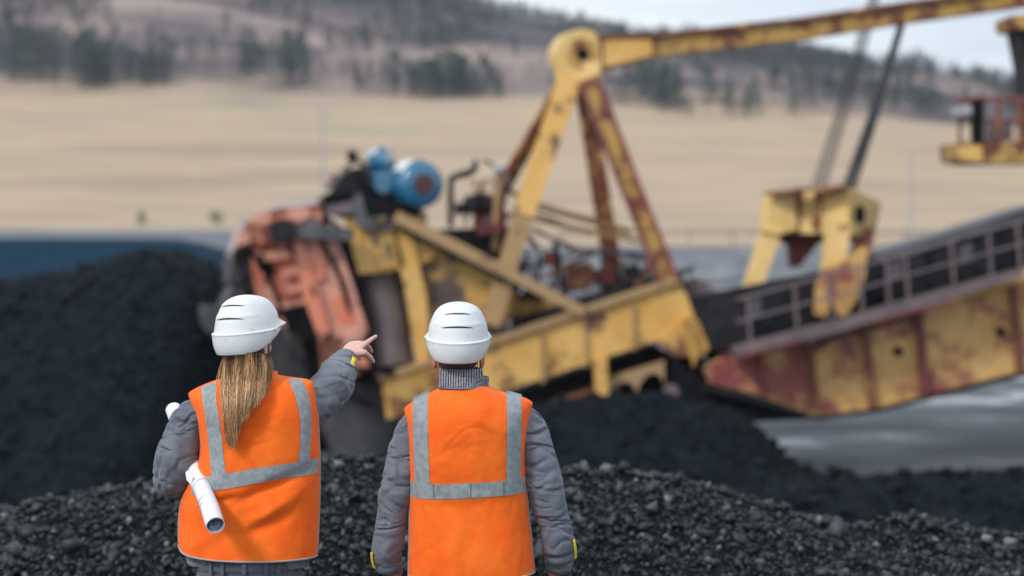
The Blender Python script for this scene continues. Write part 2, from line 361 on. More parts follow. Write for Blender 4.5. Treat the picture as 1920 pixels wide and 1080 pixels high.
pile('coal_mound', 0.5, 23, 19.5, 31, 180, 100, zc, M['coal_far'], 'long low black coal mound on the right, in front of the grey pit floor')
def zd(x, y):
    e = sstep(-66, -84, x) if x > -84 else 1
    top = 3.35 + 0.12 * fbm(x * 0.02, y * 0.02)
    z = min(top, (y - 158) * 0.35 - 0.2) if y < 172 else top
    return -0.3 + (z + 0.3) * sstep(-14, -30, x) * (1 if y < 445 else 0) if True else 0
bank = pile('coal_bank', -260, -5, 155, 449, 120, 90, zd, M['coal_bank'], 'far flat-topped blue-black coal bank below the dry field', 'coal bank')

M['bank_top'] = simple('dusty_bank_top', [(0.3, (0.10, 0.115, 0.14)), (0.7, (0.16, 0.175, 0.20))], 0.1, 0.9)
bank.data.materials.append(M['bank_top'])
for p_ in bank.data.polygons:
    if p_.center.y > 174 and p_.center.z > 2.5: p_.material_index = 1
# foreground ridge of loose coal
def rz(x):
    px = x / YR * FPX + 960; return CAMZ - (interp(px, RIDGE) - HOR) / FPX * YR
def berm_z(x, y):
    top = rz(x) - 0.02
    if y <= YR: t = sstep(7.4, YR + 0.9, y) / sstep(7.4, YR + 0.9, YR); z = STAND - 0.02 + (top - STAND) * t
    else: z = top - 0.5 * (math.sqrt((y - YR) ** 2 + 0.3) - 0.55)
    z += 0.035 * fbm(x * 1.6, y * 1.6, 3, 4) + 0.02 * fbm(x * 6, y * 6, 3, 3)
    return z
pile('coal_ridge', -9, 9, 5.5, 16, 260, 150, berm_z, M['coal_near'], 'low foreground ridge of loose black coal just behind the two workers', 'coal ridge')

def lump_variants(n):
    vs = []
    for k in range(n):
        bm = bmesh.new()
        for i in range(13):
            v = Vector(np.random.normal(size=3)).normalized(); v *= random.uniform(0.75, 1.0)
            bm.verts.new((v.x * random.uniform(0.8, 1.1), v.y, v.z * random.uniform(0.6, 0.8)))
        res = bmesh.ops.convex_hull(bm, input=bm.verts)
        bmesh.ops.delete(bm, geom=[v for v in bm.verts if not v.link_faces], context='VERTS')
        bmesh.ops.triangulate(bm, faces=bm.faces)
        bm.verts.ensure_lookup_table()
        vs.append((np.array([v.co[:] for v in bm.verts]), np.array([[v.index for v in f.verts] for f in bm.faces]))); bm.free()
    return vs
def scatter_mesh(name, variants, pos, scl, mat, tone=None, upright=False, mats_idx=None):
    V, F, T, MI = [], [], [], []; off = 0
    for i, (p, s) in enumerate(zip(pos, scl)):
        va, fa = variants[i % len(variants)][:2]
        if upright:
            a = random.uniform(0, 6.28); c, sn = math.cos(a), math.sin(a); Rm = np.array([[c, -sn, 0], [sn, c, 0], [0, 0, 1]])
        else:
            q = np.random.normal(size=4); q /= np.linalg.norm(q); a, b, c, d = q
            Rm = np.array([[a*a+b*b-c*c-d*d, 2*(b*c-a*d), 2*(b*d+a*c)], [2*(b*c+a*d), a*a-b*b+c*c-d*d, 2*(c*d-a*b)], [2*(b*d-a*c), 2*(c*d+a*b), a*a-b*b-c*c+d*d]])
        V.append(va @ Rm.T * s + np.array(p)); F.append(fa + off); off += len(va)
        if tone is not None: T.append(np.full(len(va), tone[i]))
        if mats_idx is not None: MI.append(variants[i % len(variants)][2])
    V = np.concatenate(V); F = np.concatenate(F)
    me = bpy.data.meshes.new(name); me.vertices.add(len(V)); me.vertices.foreach_set('co', V.ravel())
    me.loops.add(len(F) * 3); me.loops.foreach_set('vertex_index', F.ravel().astype(np.int32))
    me.polygons.add(len(F)); me.polygons.foreach_set('loop_start', np.arange(0, len(F) * 3, 3, dtype=np.int32)); me.polygons.foreach_set('loop_total', np.full(len(F), 3, dtype=np.int32))
    if mats_idx is not None: me.polygons.foreach_set('material_index', np.concatenate(MI).astype(np.int32))
    me.update(calc_edges=True); me.validate()
    if tone is not None:
        at = me.attributes.new('tone', 'FLOAT', 'POINT'); at.data.foreach_set('value', np.concatenate(T))
    return link_mesh(name, me, mat)
lv = lump_variants(14)
pos, scl, tone = [], [], []
for i in range(50000):
    if i < 40000: x = random.uniform(-3.4, 3.4); y = random.uniform(8.6, 11.2)
    else: x = random.uniform(-6.5, 6.5); y = random.uniform(6.8, 12.5)
    s = min(0.06, 0.0080 * math.exp(random.gauss(0, 0.62))) * random.choice((1, 1, 1, 1.3))
    if random.random() < 0.012: s = random.uniform(0.020, 0.036)
    pos.append((x, y, berm_z(x, y) + s * random.uniform(-0.1, 0.75))); scl.append(s)
    tone.append(min(1, max(0, random.gauss(0.45, 0.2) + (0.5 if random.random() < 0.05 else 0))))
o = scatter_mesh('coal_rubble', lv, pos, scl, M['lumps'], tone)
tag(o, 'loose broken coal lumps covering the foreground ridge', 'coal rubble', kind='stuff')
pos, scl, tone = [], [], []
for i in range(17000):
    k = random.random()
    if k < 0.5: x = random.uniform(-15, 2); y = random.uniform(31, 44); z = za(x, y)
    elif k < 0.8: x = random.uniform(-3, 8); y = random.uniform(24, 35); z = zb(x, y)
    else: x = random.uniform(3, 12); y = random.uniform(20, 29); z = zc(x, y)
    if z < -0.05: continue
    s = min(0.22, 0.035 * math.exp(random.gauss(0, 0.6)))
    pos.append((x, y, z + s * 0.2)); scl.append(s); tone.append(min(0.8, max(0, random.gauss(0.15, 0.12) + (0.35 if random.random() < 0.03 else 0))))
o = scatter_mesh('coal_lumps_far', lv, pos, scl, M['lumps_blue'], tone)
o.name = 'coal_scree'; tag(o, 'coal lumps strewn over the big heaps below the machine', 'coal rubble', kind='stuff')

# ------------------------------------------------------------------ trees on the hill
def tree_variant(kind, seed):
    rnd = random.Random(seed); V, F, MI = [], [], []
    def tri(a, b, c, m): n = len(V); V.extend([a, b, c]); F.append((n, n + 1, n + 2)); MI.append(m)
    H = 1.0; r0 = 0.016
    for k in range(5):                       # tapered trunk
        a0, a1 = 2 * math.pi * k / 5, 2 * math.pi * (k + 1) / 5
        p = [(math.cos(a) * r0, math.sin(a) * r0, 0) for a in (a0, a1)]; t = (0, 0, 0.97)
        tri(p[0], p[1], t, 0)
    if kind == 'pine':
        for i in range(120):
            z = rnd.uniform(0.22, 1.0); rr = (1.02 - z) ** 0.7 * 0.29 * rnd.uniform(0.35, 1.1); a = rnd.uniform(0, 6.28)
            c = Vector((rr * math.cos(a), rr * math.sin(a), z - rr * 0.3)); s = rnd.uniform(0.035, 0.07)
            q = [c + Vector((rnd.gauss(0, s), rnd.gauss(0, s), rnd.gauss(0, s * 0.6))) for _ in range(3)]
            tri(q[0], q[1], q[2], 1)
    elif kind == 'bare':
        for i in range(70):
            z = rnd.uniform(0.3, 0.95); a = rnd.uniform(0, 6.28); l = (1.05 - z) * 0.5 * rnd.uniform(0.5, 1)
            e = Vector((l * math.cos(a), l * math.sin(a), z + l * rnd.uniform(0.2, 0.9))); b0 = Vector((0, 0, z))
            wv = Vector((-math.sin(a), math.cos(a), 0)) * 0.006; tri(b0 - wv, b0 + wv, e, 0)
            for j in range(2):
                m_ = b0.lerp(e, rnd.uniform(0.4, 0.95)); s = 0.03
                tri(m_, m_ + Vector((rnd.gauss(0, s), rnd.gauss(0, s), abs(rnd.gauss(0, s)) + 0.02)), m_ + Vector((0.006, 0.004, 0.01)), 1)
    else:
        for i in range(160):
            d = Vector((rnd.gauss(0, 1), rnd.gauss(0, 1), rnd.gauss(0, 1))).normalized() * rnd.uniform(0.5, 1)
            c = Vector((d.x * 0.42, d.y * 0.42, 0.55 + d.z * 0.42)); s = 0.06
            q = [c + Vector((rnd.gauss(0, s), rnd.gauss(0, s), rnd.gauss(0, s))) for _ in range(3)]; tri(q[0], q[1], q[2], 1)
    return np.array([tuple(v) for v in V], dtype=float), np.array(F), np.array(MI)
pv = [tree_variant('pine', k) for k in range(4)]; bv = [tree_variant('bare', 50 + k) for k in range(4)]
def to_mesh(var, name, mats):
    me = bpy.data.meshes.new(name); me.from_pydata(var[0].tolist(), [], var[1].tolist()); me.polygons.foreach_set('material_index', var[2].astype(np.int32))
    for m in mats: me.materials.append(m)
    me.update(); return me
pm = [to_mesh(v, 'pine_tree', [M['bark'], M['needles']]) for v in pv]
bmh = [to_mesh(v, 'bare_tree', [M['bark'], M['twigs']]) for v in bv]
def hill_at(px, py):                        # where the ray through a photo pixel meets the hill
    for Y in np.arange(430, 1110, 3.0):
        p = P(px, py, Y)
        if p.z <= hill_z(p.x, Y): return p.x, float(Y), hill_z(p.x, Y)
    return None
# groups of pines along the foot of the hill: (centre px, foot row, spread px, rows, number, size, share of pines)
CL = [(40, 165, 60, 30, 22, 15, 0.5), (165, 172, 55, 26, 26, 15, 0.75), (210, 150, 40, 25, 10, 15, 0.8), (300, 165, 55, 20, 22, 11, 0.6), (460, 150, 55, 35, 18, 11, 0.6), (545, 168, 30, 25, 14, 13, 0.9), (640, 178, 50, 18, 20, 9, 0.15),
      (760, 185, 60, 20, 28, 11, 0.5), (840, 188, 60, 18, 30, 12, 0.85), (930, 188, 40, 15, 14, 9, 0.4), (1180, 205, 60, 15, 16, 12, 0.4), (1250, 210, 40, 15, 14, 13, 0.8), (1370, 225, 70, 20, 22, 9, 0.3), (1480, 225, 60, 15, 16, 8, 0.3)]
WHERE = ['in the wood at the far left edge', 'in the dark clump left of centre of the left field edge', 'high in the dark clump on the left slope', 'in the thin wood above the left bush', 'in the loose group above the bush near the wheel', 'in the small upright stand above the orange wheel drive',
         'in the sparse brush above the blue motors', 'in the wood between the motors and the mast head', 'in the dense stand left of the mast head', 'in the thin edge of wood beside the mast', 'just right of the mast head', 'below the upper boom, near the mast', 'below the middle of the upper boom', 'behind the hoist cables']
cnt = 0
for (cx, cy, sx, sy, n, sz, sh), wh in zip(CL, WHERE):
    for k in range(n):
        px, py = random.gauss(cx, sx * 0.6), cy - abs(random.gauss(0, sy))
        q = hill_at(px, py)
        if q is None or cnt > 285: continue
        pine = random.random() < sh; me = random.choice(pm if pine else bmh)
        o = bpy.data.objects.new('pine_tree' if pine else 'bare_tree', me); COL.objects.link(o)
        o.location = (q[0], q[1], q[2] - 0.2); s = sz * random.uniform(0.7, 1.25); o.scale = (s, s, s); o.rotation_euler.z = random.uniform(0, 6.28)
        if pine: tag(o, 'dark green pine ' + wh, 'pine tree', 'pines ' + wh)
        else: tag(o, 'leafless grey-brown tree ' + wh, 'bare tree', 'bare trees ' + wh)
        cnt += 1
pos, scl = [], []
tries = 0
while len(pos) < 5200 and tries < 90000:
    tries += 1
    x = random.uniform(-330, 360); y = random.uniform(730, 1130)
    d = fbm(x * 0.012, y * 0.012, 5, 3)
    keep = 0.12 + 0.85 * sstep(900, 1030, y) + (0.6 if d > 0.25 else 0) + (0.5 * sstep(60, 160, x))
    if random.random() > keep or (d < -0.1 and y < 1000): continue
    pos.append((x, y, hill_z(x, y) - 0.3)); scl.append(random.uniform(6, 11.5) * (0.85 if y > 1080 else 1))
wood = scatter_mesh('forest', [pv[0], bv[0], bv[1], pv[1], bv[2], bv[3]], pos, scl, [M['bark'], M['needles']], upright=True, mats_idx=True)
# bare crowns in the wood take the twig material
me = wood.data; me.materials.append(M['twigs'])
mi = np.zeros(len(me.polygons), dtype=np.int32); me.polygons.foreach_get('material_index', mi)
off = 0; order = [pv[0], bv[0], bv[1], pv[1], bv[2], bv[3]]
if len(mi) == sum(len(order[i % 6][1]) for i in range(len(pos))):
    for i in range(len(pos)):
        v = order[i % 6]; n = len(v[1])
        if i % 6 in (1, 2, 4, 5): mi[off:off + n] = np.where(v[2] == 1, 2, v[2])
        off += n
    me.polygons.foreach_set('material_index', mi)
tag(wood, 'mixed bare and evergreen forest covering the upper hillside and its skyline', 'forest', kind='stuff')
bs = [tree_variant('bush', 90), tree_variant('bush', 91)]
bsm = [to_mesh(v, 'bush', [M['bark'], M['bush']]) for v in bs]
for i, (px, py, s, lab) in enumerate([(266, 428, 3.9, 'small upright green bush alone on the lower edge of the field'), (405, 424, 3.6, 'wide olive bush on the lower edge of the field, near the wheel')]):
    q = hill_at(px, py + 20) or (xpx(px, 455), 455, 1)
    Y = 455; o = bpy.data.objects.new('bush', bsm[i]); COL.objects.link(o); o.location = (xpx(px, Y), Y, hill_z(xpx(px, Y), Y)); o.scale = (s * (0.75, 1.15)[i], s, s * 1.05)
    o.location.z = zpx(py, Y); tag(o, lab, 'bush', 'bushes on the lower edge of the field')
# far utility poles
for px, top, foot, Y, lab in ((1708, 285, 445, 430, 'thin pale pole standing in the field behind the walkway'), (606, 200, 452, 440, 'thin pale pole standing in the field behind the blue motors')):
    mb = MB(); x = xpx(px, Y); z0 = hill_z(x, Y) - 0.3; mb.tube([(x, Y, z0), (x, Y, zpx(top, Y))], [0.3, 0.2], 8)
    r_ = thing('utility_pole', lab, 'pole', (x, Y, z0)); mb.build('mast', M['light_steel'], r_)
    MB().box((x - 1.2, Y - 0.1, zpx(top, Y) - 1.2), (x + 1.2, Y + 0.1, zpx(top, Y) - 0.9)).build('crossarm', M['light_steel'], r_)
# wire fence along the foot of the field
fr = thing('field_fence', 'low dark fence line along the foot of the far field', 'fence', (120, 424, 0))
mb = MB()
for zz in (2.6, 3.1): mb.tube([(x, 424, zz) for x in (10, 80, 160, 300)], 0.12, 4)
mb.build('rail', M['grey_steel'], fr)
for x in range(10, 300, 9): MB().tube([(x, 424, -0.3), (x, 424, 3.4)], 0.12, 4).build('post', M['grey_steel'], fr)

# ------------------------------------------------------------------ the mining machine
YM = 40.0
mach = thing('bucket_wheel_reclaimer', 'rusty yellow bucket wheel mining machine with orange wheel drive and blue motors', 'mining machine', (0, YM, 0))
def cyl(mb, c, axis, r, length, seg=32, r2=None):
    c = Vector(c); a = Vector(axis).normalized(); mb.tube([c - a * length / 2, c + a * length / 2], [r, r if r2 is None else r2], seg, up=(0, 0, 1) if abs(a.z) < 0.9 else (1, 0, 0)); return mb
def mpx(v, Y=YM): return v / FPX * Y        # pixels to metres at distance Y
# bucket wheel
wc = P(572, 632, 41.0); ax = Vector((-0.35, 1, 0)).normalized(); side = Vector((1, 0.35, 0)).normalized(); upv = Vector((0, 0, 1))
mb = MB(); RW = 1.85
ring = []
for k in range(49):
    a = 2 * math.pi * k / 48; ring.append((math.cos(a), math.sin(a)))
def wheel_pt(r, a, d): return wc + side * (r * math.cos(a)) + upv * (r * math.sin(a)) + ax * d
for r0, r1, d0, d1 in ((RW * 0.82, RW, -0.35, 0.35), (0.35, RW * 0.86, -0.06, 0.06)):
    rows = []
    for (r_, d_) in ((r0, d0), (r1, d0), (r1, d1), (r0, d1), (r0, d0)): rows.append([wheel_pt(r_, 2 * math.pi * k / 48, d_) for k in range(49)])
    mb.grid(rows)
wheel = mb.build('bucket_wheel', M['grey_steel'], mach)
for k in range(9):
    a = 2 * math.pi * k / 9 + 0.2; mb = MB(); n = []
    prof = [(RW, a - 0.2), (RW + 0.34, a - 0.16), (RW + 0.40, a + 0.05), (RW + 0.1, a + 0.24), (RW, a + 0.2)]
    mb.loft([[wheel_pt(r_, t_, d) for r_, t_ in prof] for d in (-0.42, -0.38, 0.38, 0.42)])
    mb.build('bucket', M['grey_steel'], wheel)
mb = MB(); cyl(mb, wc, ax, 0.45, 1.1); mb.build('hub', M['grey_steel'], wheel)
# orange drive housing
Y = 39.0
hs_ = MB().prism([(455, 425), (478, 400), (520, 386), (592, 378), (604, 402), (606, 432), (560, 446), (540, 452), (470, 458), (452, 450)], Y, Y + 1.6).build('wheel_drive_housing', M['orange'], mach)
MB().prism([(450, 408), (520, 380), (590, 366), (597, 374), (596, 384), (520, 392), (462, 418), (440, 470), (425, 480), (430, 455)], Y - 0.1, Y + 1.8).build('top_cover', M['pale_top'], hs_)  # pale top over the orange housing
col_ = MB().prism([(468, 450), (560, 444), (600, 600), (585, 618), (520, 600), (486, 560), (474, 520)], Y + 0.3, Y + 1.2).build('ribbed_casing', M['orange'], mach)
for i in range(5):
    y = 470 + i * 31; x0 = 490 + i * 7 + (30 if i in (1, 2) else 0); x1 = 552 + i * 12
    MB().prism([(x0, y + 5), (x1, y - 4), (x1 + 3, y + 12), (x0 + 2, y + 20)], Y + 0.1, Y + 0.35).build('rib', M['salmon'], col_)
mb = MB(); cyl(mb, P(501, 508, Y + 0.28), (0, 1, 0), mpx(15, Y), 0.1, 20); mb.build('opening', M['black'], col_)
MB().prism([(556, 446), (632, 446), (650, 500), (690, 620), (680, 640), (690, 655), (640, 660), (605, 640), (598, 590)], Y - 0.3, Y + 0.5).build('drive_arm', M['salmon'], mach)
MB().prism([(548, 450), (566, 446), (600, 560), (618, 620), (600, 640), (570, 560)], Y - 0.45, Y - 0.1).build('arm_flange', M['orange'], mach)
MB().prism([(470, 470), (490, 466), (497, 560), (484, 566), (474, 520)], Y + 0.05, Y + 0.4).build('arm_flange', M['orange'], mach)
MB().prism([(612, 640), (660, 625), (688, 650), (690, 690), (640, 720), (600, 700)], Y - 0.2, Y + 0.6).build('arm_foot', M['orange'], mach)
mb = MB(); mb.beam(P(528, 432, Y - 0.5), P(662, 440, Y - 0.5), 0.24, 0.3); mb.build('linkage_arm', M['grey_steel'], mach)
mb = MB(); cyl(mb, P(531, 434, Y - 0.6), (0, 1, 0), 0.24, 0.5); mb.build('linkage_pin', M['dark_steel'], mach)
MB().prism([(630, 446), (648, 440), (672, 520), (694, 600), (704, 690), (680, 660)], Y - 0.2, Y + 0.4).build('linkage_plate', M['black'], mach)
tone_plates = [([(470, 404), (500, 396), (512, 412), (492, 424), (472, 420)], 'salmon', -0.12), ([(540, 392), (575, 388), (584, 404), (560, 416), (538, 408)], 'salmon', -0.15), ([(486, 430), (516, 426), (520, 446), (494, 450)], 'crimson', -0.1),
        ([(574, 470), (600, 466), (612, 520), (590, 530)], 'orange', -0.38), ([(620, 560), (650, 552), (668, 600), (640, 612)], 'orange', -0.36), ([(640, 612), (676, 604), (682, 634), (650, 642)], 'salmon', -0.42),
        ([(484, 540), (508, 532), (520, 580), (500, 584)], 'salmon', -0.02), ([(478, 480), (490, 478), (494, 500), (482, 504)], 'black', -0.02), ([(520, 450), (556, 446), (560, 462), (526, 466)], 'crimson', -0.02),
        ([(566, 414), (602, 408), (604, 430), (572, 434)], 'mauve_steel', -0.18), ([(596, 640), (640, 632), (636, 668), (600, 676)], 'rust', -0.36), ([(444, 436), (470, 426), (470, 452), (448, 462)], 'salmon', -0.14), ([(600, 690), (650, 700), (630, 740), (590, 730)], 'dark_steel', -0.3)]
for k, (pl, mt, dy) in enumerate(tone_plates):
    MB().prism(pl, Y + dy, Y + dy + 0.25).build('tone_plate', M[mt], mach)  # extra pieces that paint pink highlights and dark gaps onto the head
for a, b_ in (((540, 452), (620, 640)), ((600, 446), (660, 600)), ((470, 470), (530, 590)), ((440, 470), (470, 600)), ((660, 690), (740, 700)), ((610, 730), (700, 760))):
    mb = MB(); mb.tube([P(*a, Y - 0.3), P((a[0] + b_[0]) / 2 + 8, (a[1] + b_[1]) / 2, Y - 0.42), P(*b_, Y - 0.3)], 0.05, 8); mb.build('hydraulic_hose', M['black'], mach)
# body of the wheel head: yellow plates, grey drum
body_ = MB().prism([(645, 412), (735, 408), (760, 500), (735, 508), (672, 514)], Y - 0.1, Y + 1.4).build('head_plate', M['yellow'], mach)
MB().prism([(690, 424), (724, 424), (741, 498), (712, 505)], Y - 0.16, Y - 0.1).build('access_cover', M['dirty_yellow'], body_)
MB().prism([(738, 404), (838, 452), (965, 552), (950, 625), (900, 640), (880, 700), (800, 700), (756, 505)], Y + 0.2, Y + 1.0).build('side_plate', M['dirty_yellow'], mach)
MB().prism([(732, 410), (768, 420), (800, 560), (806, 690), (782, 690), (762, 560)], Y - 0.1, Y + 0.2).build('edge_plate', M['yellow'], mach)
MB().prism([(752, 415), (842, 462), (815, 480), (775, 505)], Y + 0.02, Y + 0.2).build('gusset_plate', M['yellow'], mach)
mb = MB(); cyl(mb, P(722, 590, Y + 0.55), (-0.12, 0.1, 1), 0.46, 2.0, 36, 0.43); mb.build('drum', M['mauve_steel'], mach)
mb = MB(); cyl(mb, P(720, 700, Y + 1.2), (0.05, 0.2, 1), 0.62, 0.5, 36); mb.build('drum', M['dark_steel'], mach)
MB().prism([(560, 600), (640, 570), (700, 690), (760, 690), (770, 740), (640, 800), (580, 720)], Y + 1.3, Y + 2.0).build('chute', M['black'], mach)
cyl_ = MB(); cyl(cyl_, P(690, 790, Y + 1.2), (-0.2, 1, 0), 0.9, 0.8, 36); cyl_.build('guide_wheel', M['grey_steel'], mach)
# rail that runs down to the girder
mb = MB(); mb.beam(P(742, 405, Y - 0.3), P(945, 508, Y - 0.3), 0.22, 0.22); mb.build('slanting_rail', M['tan'], mach)
mb = MB(); mb.beam(P(940, 505, Y - 0.3), P(1095, 585, Y - 0.3), 0.2, 0.2); mb.build('slanting_rail', M['tan'], mach)
mb = MB(); mb.beam(P(750, 424, Y - 0.1), P(945, 524, Y - 0.1), 0.12, 0.3); mb.build('rail_shadow_strip', M['dark_steel'], mach)  # dark strip standing in for the shadow under the rail
# gearbox and motors on top of the head
gb = MB().prism([(606, 376), (624, 352), (650, 318), (680, 312), (700, 330), (738, 352), (744, 400), (700, 408), (640, 410), (610, 400)], Y, Y + 1.3).build('gearbox', M['dark_steel'], mach)
MB().prism([(604, 366), (650, 356), (652, 372), (606, 382)], Y - 0.3, Y).build('bracket', M['black'], gb)
MB().prism([(612, 384), (668, 376), (672, 398), (616, 404)], Y - 0.25, Y).build('mounting', M['mauve_steel'], gb)
MB().prism([(660, 372), (676, 362), (690, 410), (712, 420), (700, 432), (668, 424)], Y - 0.3, Y).build('bracket', M['grey_steel'], gb)
MB().prism([(690, 388), (745, 376), (790, 390), (786, 404), (740, 400), (696, 408)], Y - 0.35, Y + 0.8).build('base_plate', M['black'], gb)
MB().prism([(664, 330), (676, 326), (690, 352), (678, 358)], Y - 0.2, Y).build('bolt_flange', M['black'], gb)
def motor(c, axis, r, ln, lab=None):
    c = Vector(c); a = Vector(axis).normalized(); q = MB()
    prof = [(-ln / 2, r * 0.55), (-ln / 2 + 0.03, r * 0.8), (-ln * 0.36, r * 0.97), (ln * 0.36, r), (ln * 0.44, r * 0.98), (ln / 2, r * 0.86), (ln / 2 + 0.01, r * 0.6)]
    q.tube([c + a * t for t, _ in prof], [x for _, x in prof], 40); mo = q.build('drive_motor', M['blue'], mach, smooth=True)
    q = MB(); cyl(q, c + a * (ln / 2 + 0.02), a, r * 0.46, 0.07, 28); q.build('fan_grille', M['grille' if lab is None else 'light_steel'], mo)
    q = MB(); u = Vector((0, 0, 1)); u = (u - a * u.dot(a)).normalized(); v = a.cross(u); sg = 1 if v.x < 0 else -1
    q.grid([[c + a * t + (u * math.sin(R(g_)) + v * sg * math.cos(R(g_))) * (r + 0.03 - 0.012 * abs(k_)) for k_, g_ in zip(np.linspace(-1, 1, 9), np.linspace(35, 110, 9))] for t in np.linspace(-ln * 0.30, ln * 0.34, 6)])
    q.build('highlight_patch', M['highlight_white'], mo, True)  # highlight on the motor's upper left, painted as a pale patch
    q = MB()
    for i in range(16):                     # cooling fins
        t = 2 * math.pi * i / 16; u = Vector((0, 0, 1)); u = (u - a * u.dot(a)).normalized(); v = a.cross(u)
        dirn = u * math.sin(t) + v * math.cos(t); q.beam(c + dirn * r * 1.0 - a * ln * 0.3, c + dirn * r * 1.0 + a * ln * 0.3, 0.02, 0.05, up=dirn)
    q.build('cooling_fins', M['blue'], mo)
    return mo
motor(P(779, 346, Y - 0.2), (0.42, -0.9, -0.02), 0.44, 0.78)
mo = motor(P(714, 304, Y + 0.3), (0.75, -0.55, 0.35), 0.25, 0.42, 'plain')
mb = MB(); cyl(mb, P(716, 346, Y - 0.1), (0.3, -1, 0), 0.17, 0.35); mb.build('coupling', M['blue'], mach)
MB().prism([(696, 326), (728, 318), (748, 350), (736, 372), (704, 362)], Y + 0.1, Y + 0.5).build('motor_bracket', M['blue'], mach)
mb = MB(); cyl(mb, P(776, 408, Y), (0.2, 1, 0), 0.22, 0.4); mb.build('pivot', M['tan'], mach)
MB().prism([(724, 404), (742, 396), (756, 410), (735, 434), (716, 424)], Y - 0.2, Y).build('pivot_bracket', M['mauve_steel'], mach)
# bent lamp pipe and the small machinery left of the mast
mb = MB(); mb.tube([P(845, 425, Y), P(845, 350, Y), P(846, 335, Y), P(856, 330, Y), P(880, 324, Y), P(889, 318, Y), P(892, 300, Y)], [0.06, 0.06, 0.07, 0.07, 0.08, 0.07, 0.05], 10); mb.build('bent_pipe', M['dark_steel'], mach)
MB().prism([(885, 372), (905, 360), (945, 372), (950, 430), (920, 445), (890, 420)], Y + 1, Y + 1.6).build('winch_frame', M['crimson'], mach)
MB().prism([(880, 366), (905, 362), (908, 384), (884, 386)], Y + 0.8, Y + 1.2).build('winch_brake', M['dark_steel'], mach)
mb = MB(); cyl(mb, P(900, 384, Y + 1), (1, 0.2, 0), 0.18, 0.6); mb.build('winch_drum', M['dark_steel'], mach)
mb = MB(); mb.ellipsoid(P(937, 318, Y + 0.8), (0.13, 0.13, 0.13)); mb.build('lamp_glass', M['light_steel'], mach, smooth=True)
mb = MB(); mb.tube([P(937, 325, Y + 0.9), P(930, 400, Y + 0.9), P(928, 470, Y + 0.9)], 0.07, 8); mb.build('lamp_post', M['tan'], mach)
MB().prism([(820, 430), (950, 425), (960, 470), (900, 485), (860, 460)], Y + 1.0, Y + 2.2).build('deck_housing', M['dark_steel'], mach)
MB().prism([(892, 424), (942, 418), (944, 436), (895, 442)], Y + 0.7, Y + 1.0).build('guard_plate', M['crimson'], mach)
mb = MB()
for dx in (0, 18, 36): mb.tube([P(890 + dx, 470, Y + 1.3), P(890 + dx, 340, Y + 1.3)], 0.035, 6)
mb.tube([P(880, 340, Y + 1.3), P(950, 335, Y + 1.3)], 0.035, 6); mb.tube([P(880, 385, Y + 1.3), P(950, 380, Y + 1.3)], 0.03, 6)
mb.build('guard_rail', M['tan'], mach)
# mast
for (a, b_, w0, w1, mt) in ((P(1068, 150, 39.6), P(980, 405, 39.0), 0.46, 0.42, 'yellow'), (P(1052, 165, 40.9), P(945, 350, 41.6), 0.30, 0.30, 'yellow_rusty'),
                            (P(1104, 150, 39.6), P(1252, 528, 39.0), 0.42, 0.38, 'yellow_rusty'), (P(1094, 160, 40.9), P(1155, 545, 41.6), 0.36, 0.36, 'rust')):
    mb = MB(); mb.beam(a, b_, w0, w0, w1, w1); mb.build('mast_leg', M[mt], mach)
mb = MB(); mb.beam(P(981, 400, 39.0), P(920, 608, 39.0), 0.38, 0.34); mb.build('mast_foot', M['tan'], mach)
mb = MB(); mb.beam(P(946, 345, 41.6), P(900, 480, 41.8), 0.28, 0.28); mb.build('mast_foot', M['crimson'], mach)
hax = Vector((0.2, -1, 0)).normalized(); hc = P(1083, 105, 40.1)
mb = MB(); cyl(mb, hc, hax, 0.505, 0.75, 48); hub = mb.build('mast_hub', M['pale_yellow'], mach)
mb = MB(); cyl(mb, hc + hax * 0.38, hax, 0.30, 0.06, 40); mb.build('hub_ring', M['yellow_rusty'], hub)
mb = MB(); cyl(mb, hc + hax * 0.41, hax, 0.125, 0.06, 24); mb.build('axle_hole', M['black'], hub)
MB().prism([(1040, 115), (1128, 115), (1122, 150), (1118, 172), (1090, 168), (1068, 176), (1045, 165)], 39.7, 40.4).build('head_block', M['pale_yellow'], mach)
ub = MB().prism([(1120, 72), (1180, 66), (1250, 66), (1500, 38), (1700, 8), (1920, -22), (2500, -105), (2500, -65), (1920, 12), (1700, 42), (1500, 74), (1240, 104), (1225, 106), (1180, 118), (1132, 132)], 39.8, 40.3)
ub = ub.build('upper_boom', M['boom_paint'], mach)
MB().prism([(1120, 66), (1250, 60), (1500, 32), (1700, 2), (1920, -28), (2500, -111), (2500, -104), (1920, -21), (1700, 9), (1500, 39), (1250, 67), (1120, 73)], 39.7, 40.4).build('top_flange', M['rust'], ub)
MB().prism([(1132, 76), (1222, 74), (1222, 104), (1180, 114), (1134, 126)], 39.72, 39.8).build('root_plate', M['yellow'], ub)
for (a, b_, w_) in ((P(998, 384, 39.2), P(1180, 434, 40.6), 0.13), (P(992, 410, 39.2), P(1200, 452, 40.2), 0.10), (P(1000, 398, 39.2), P(1110, 440, 41), 0.06), (P(985, 425, 39.5), P(1090, 470, 41), 0.06)):
    mb = MB(); mb.beam(a, b_, w_, w_); mb.build('cross_brace', M['tan' if w_ > 0.09 else 'grey_steel'], mach)
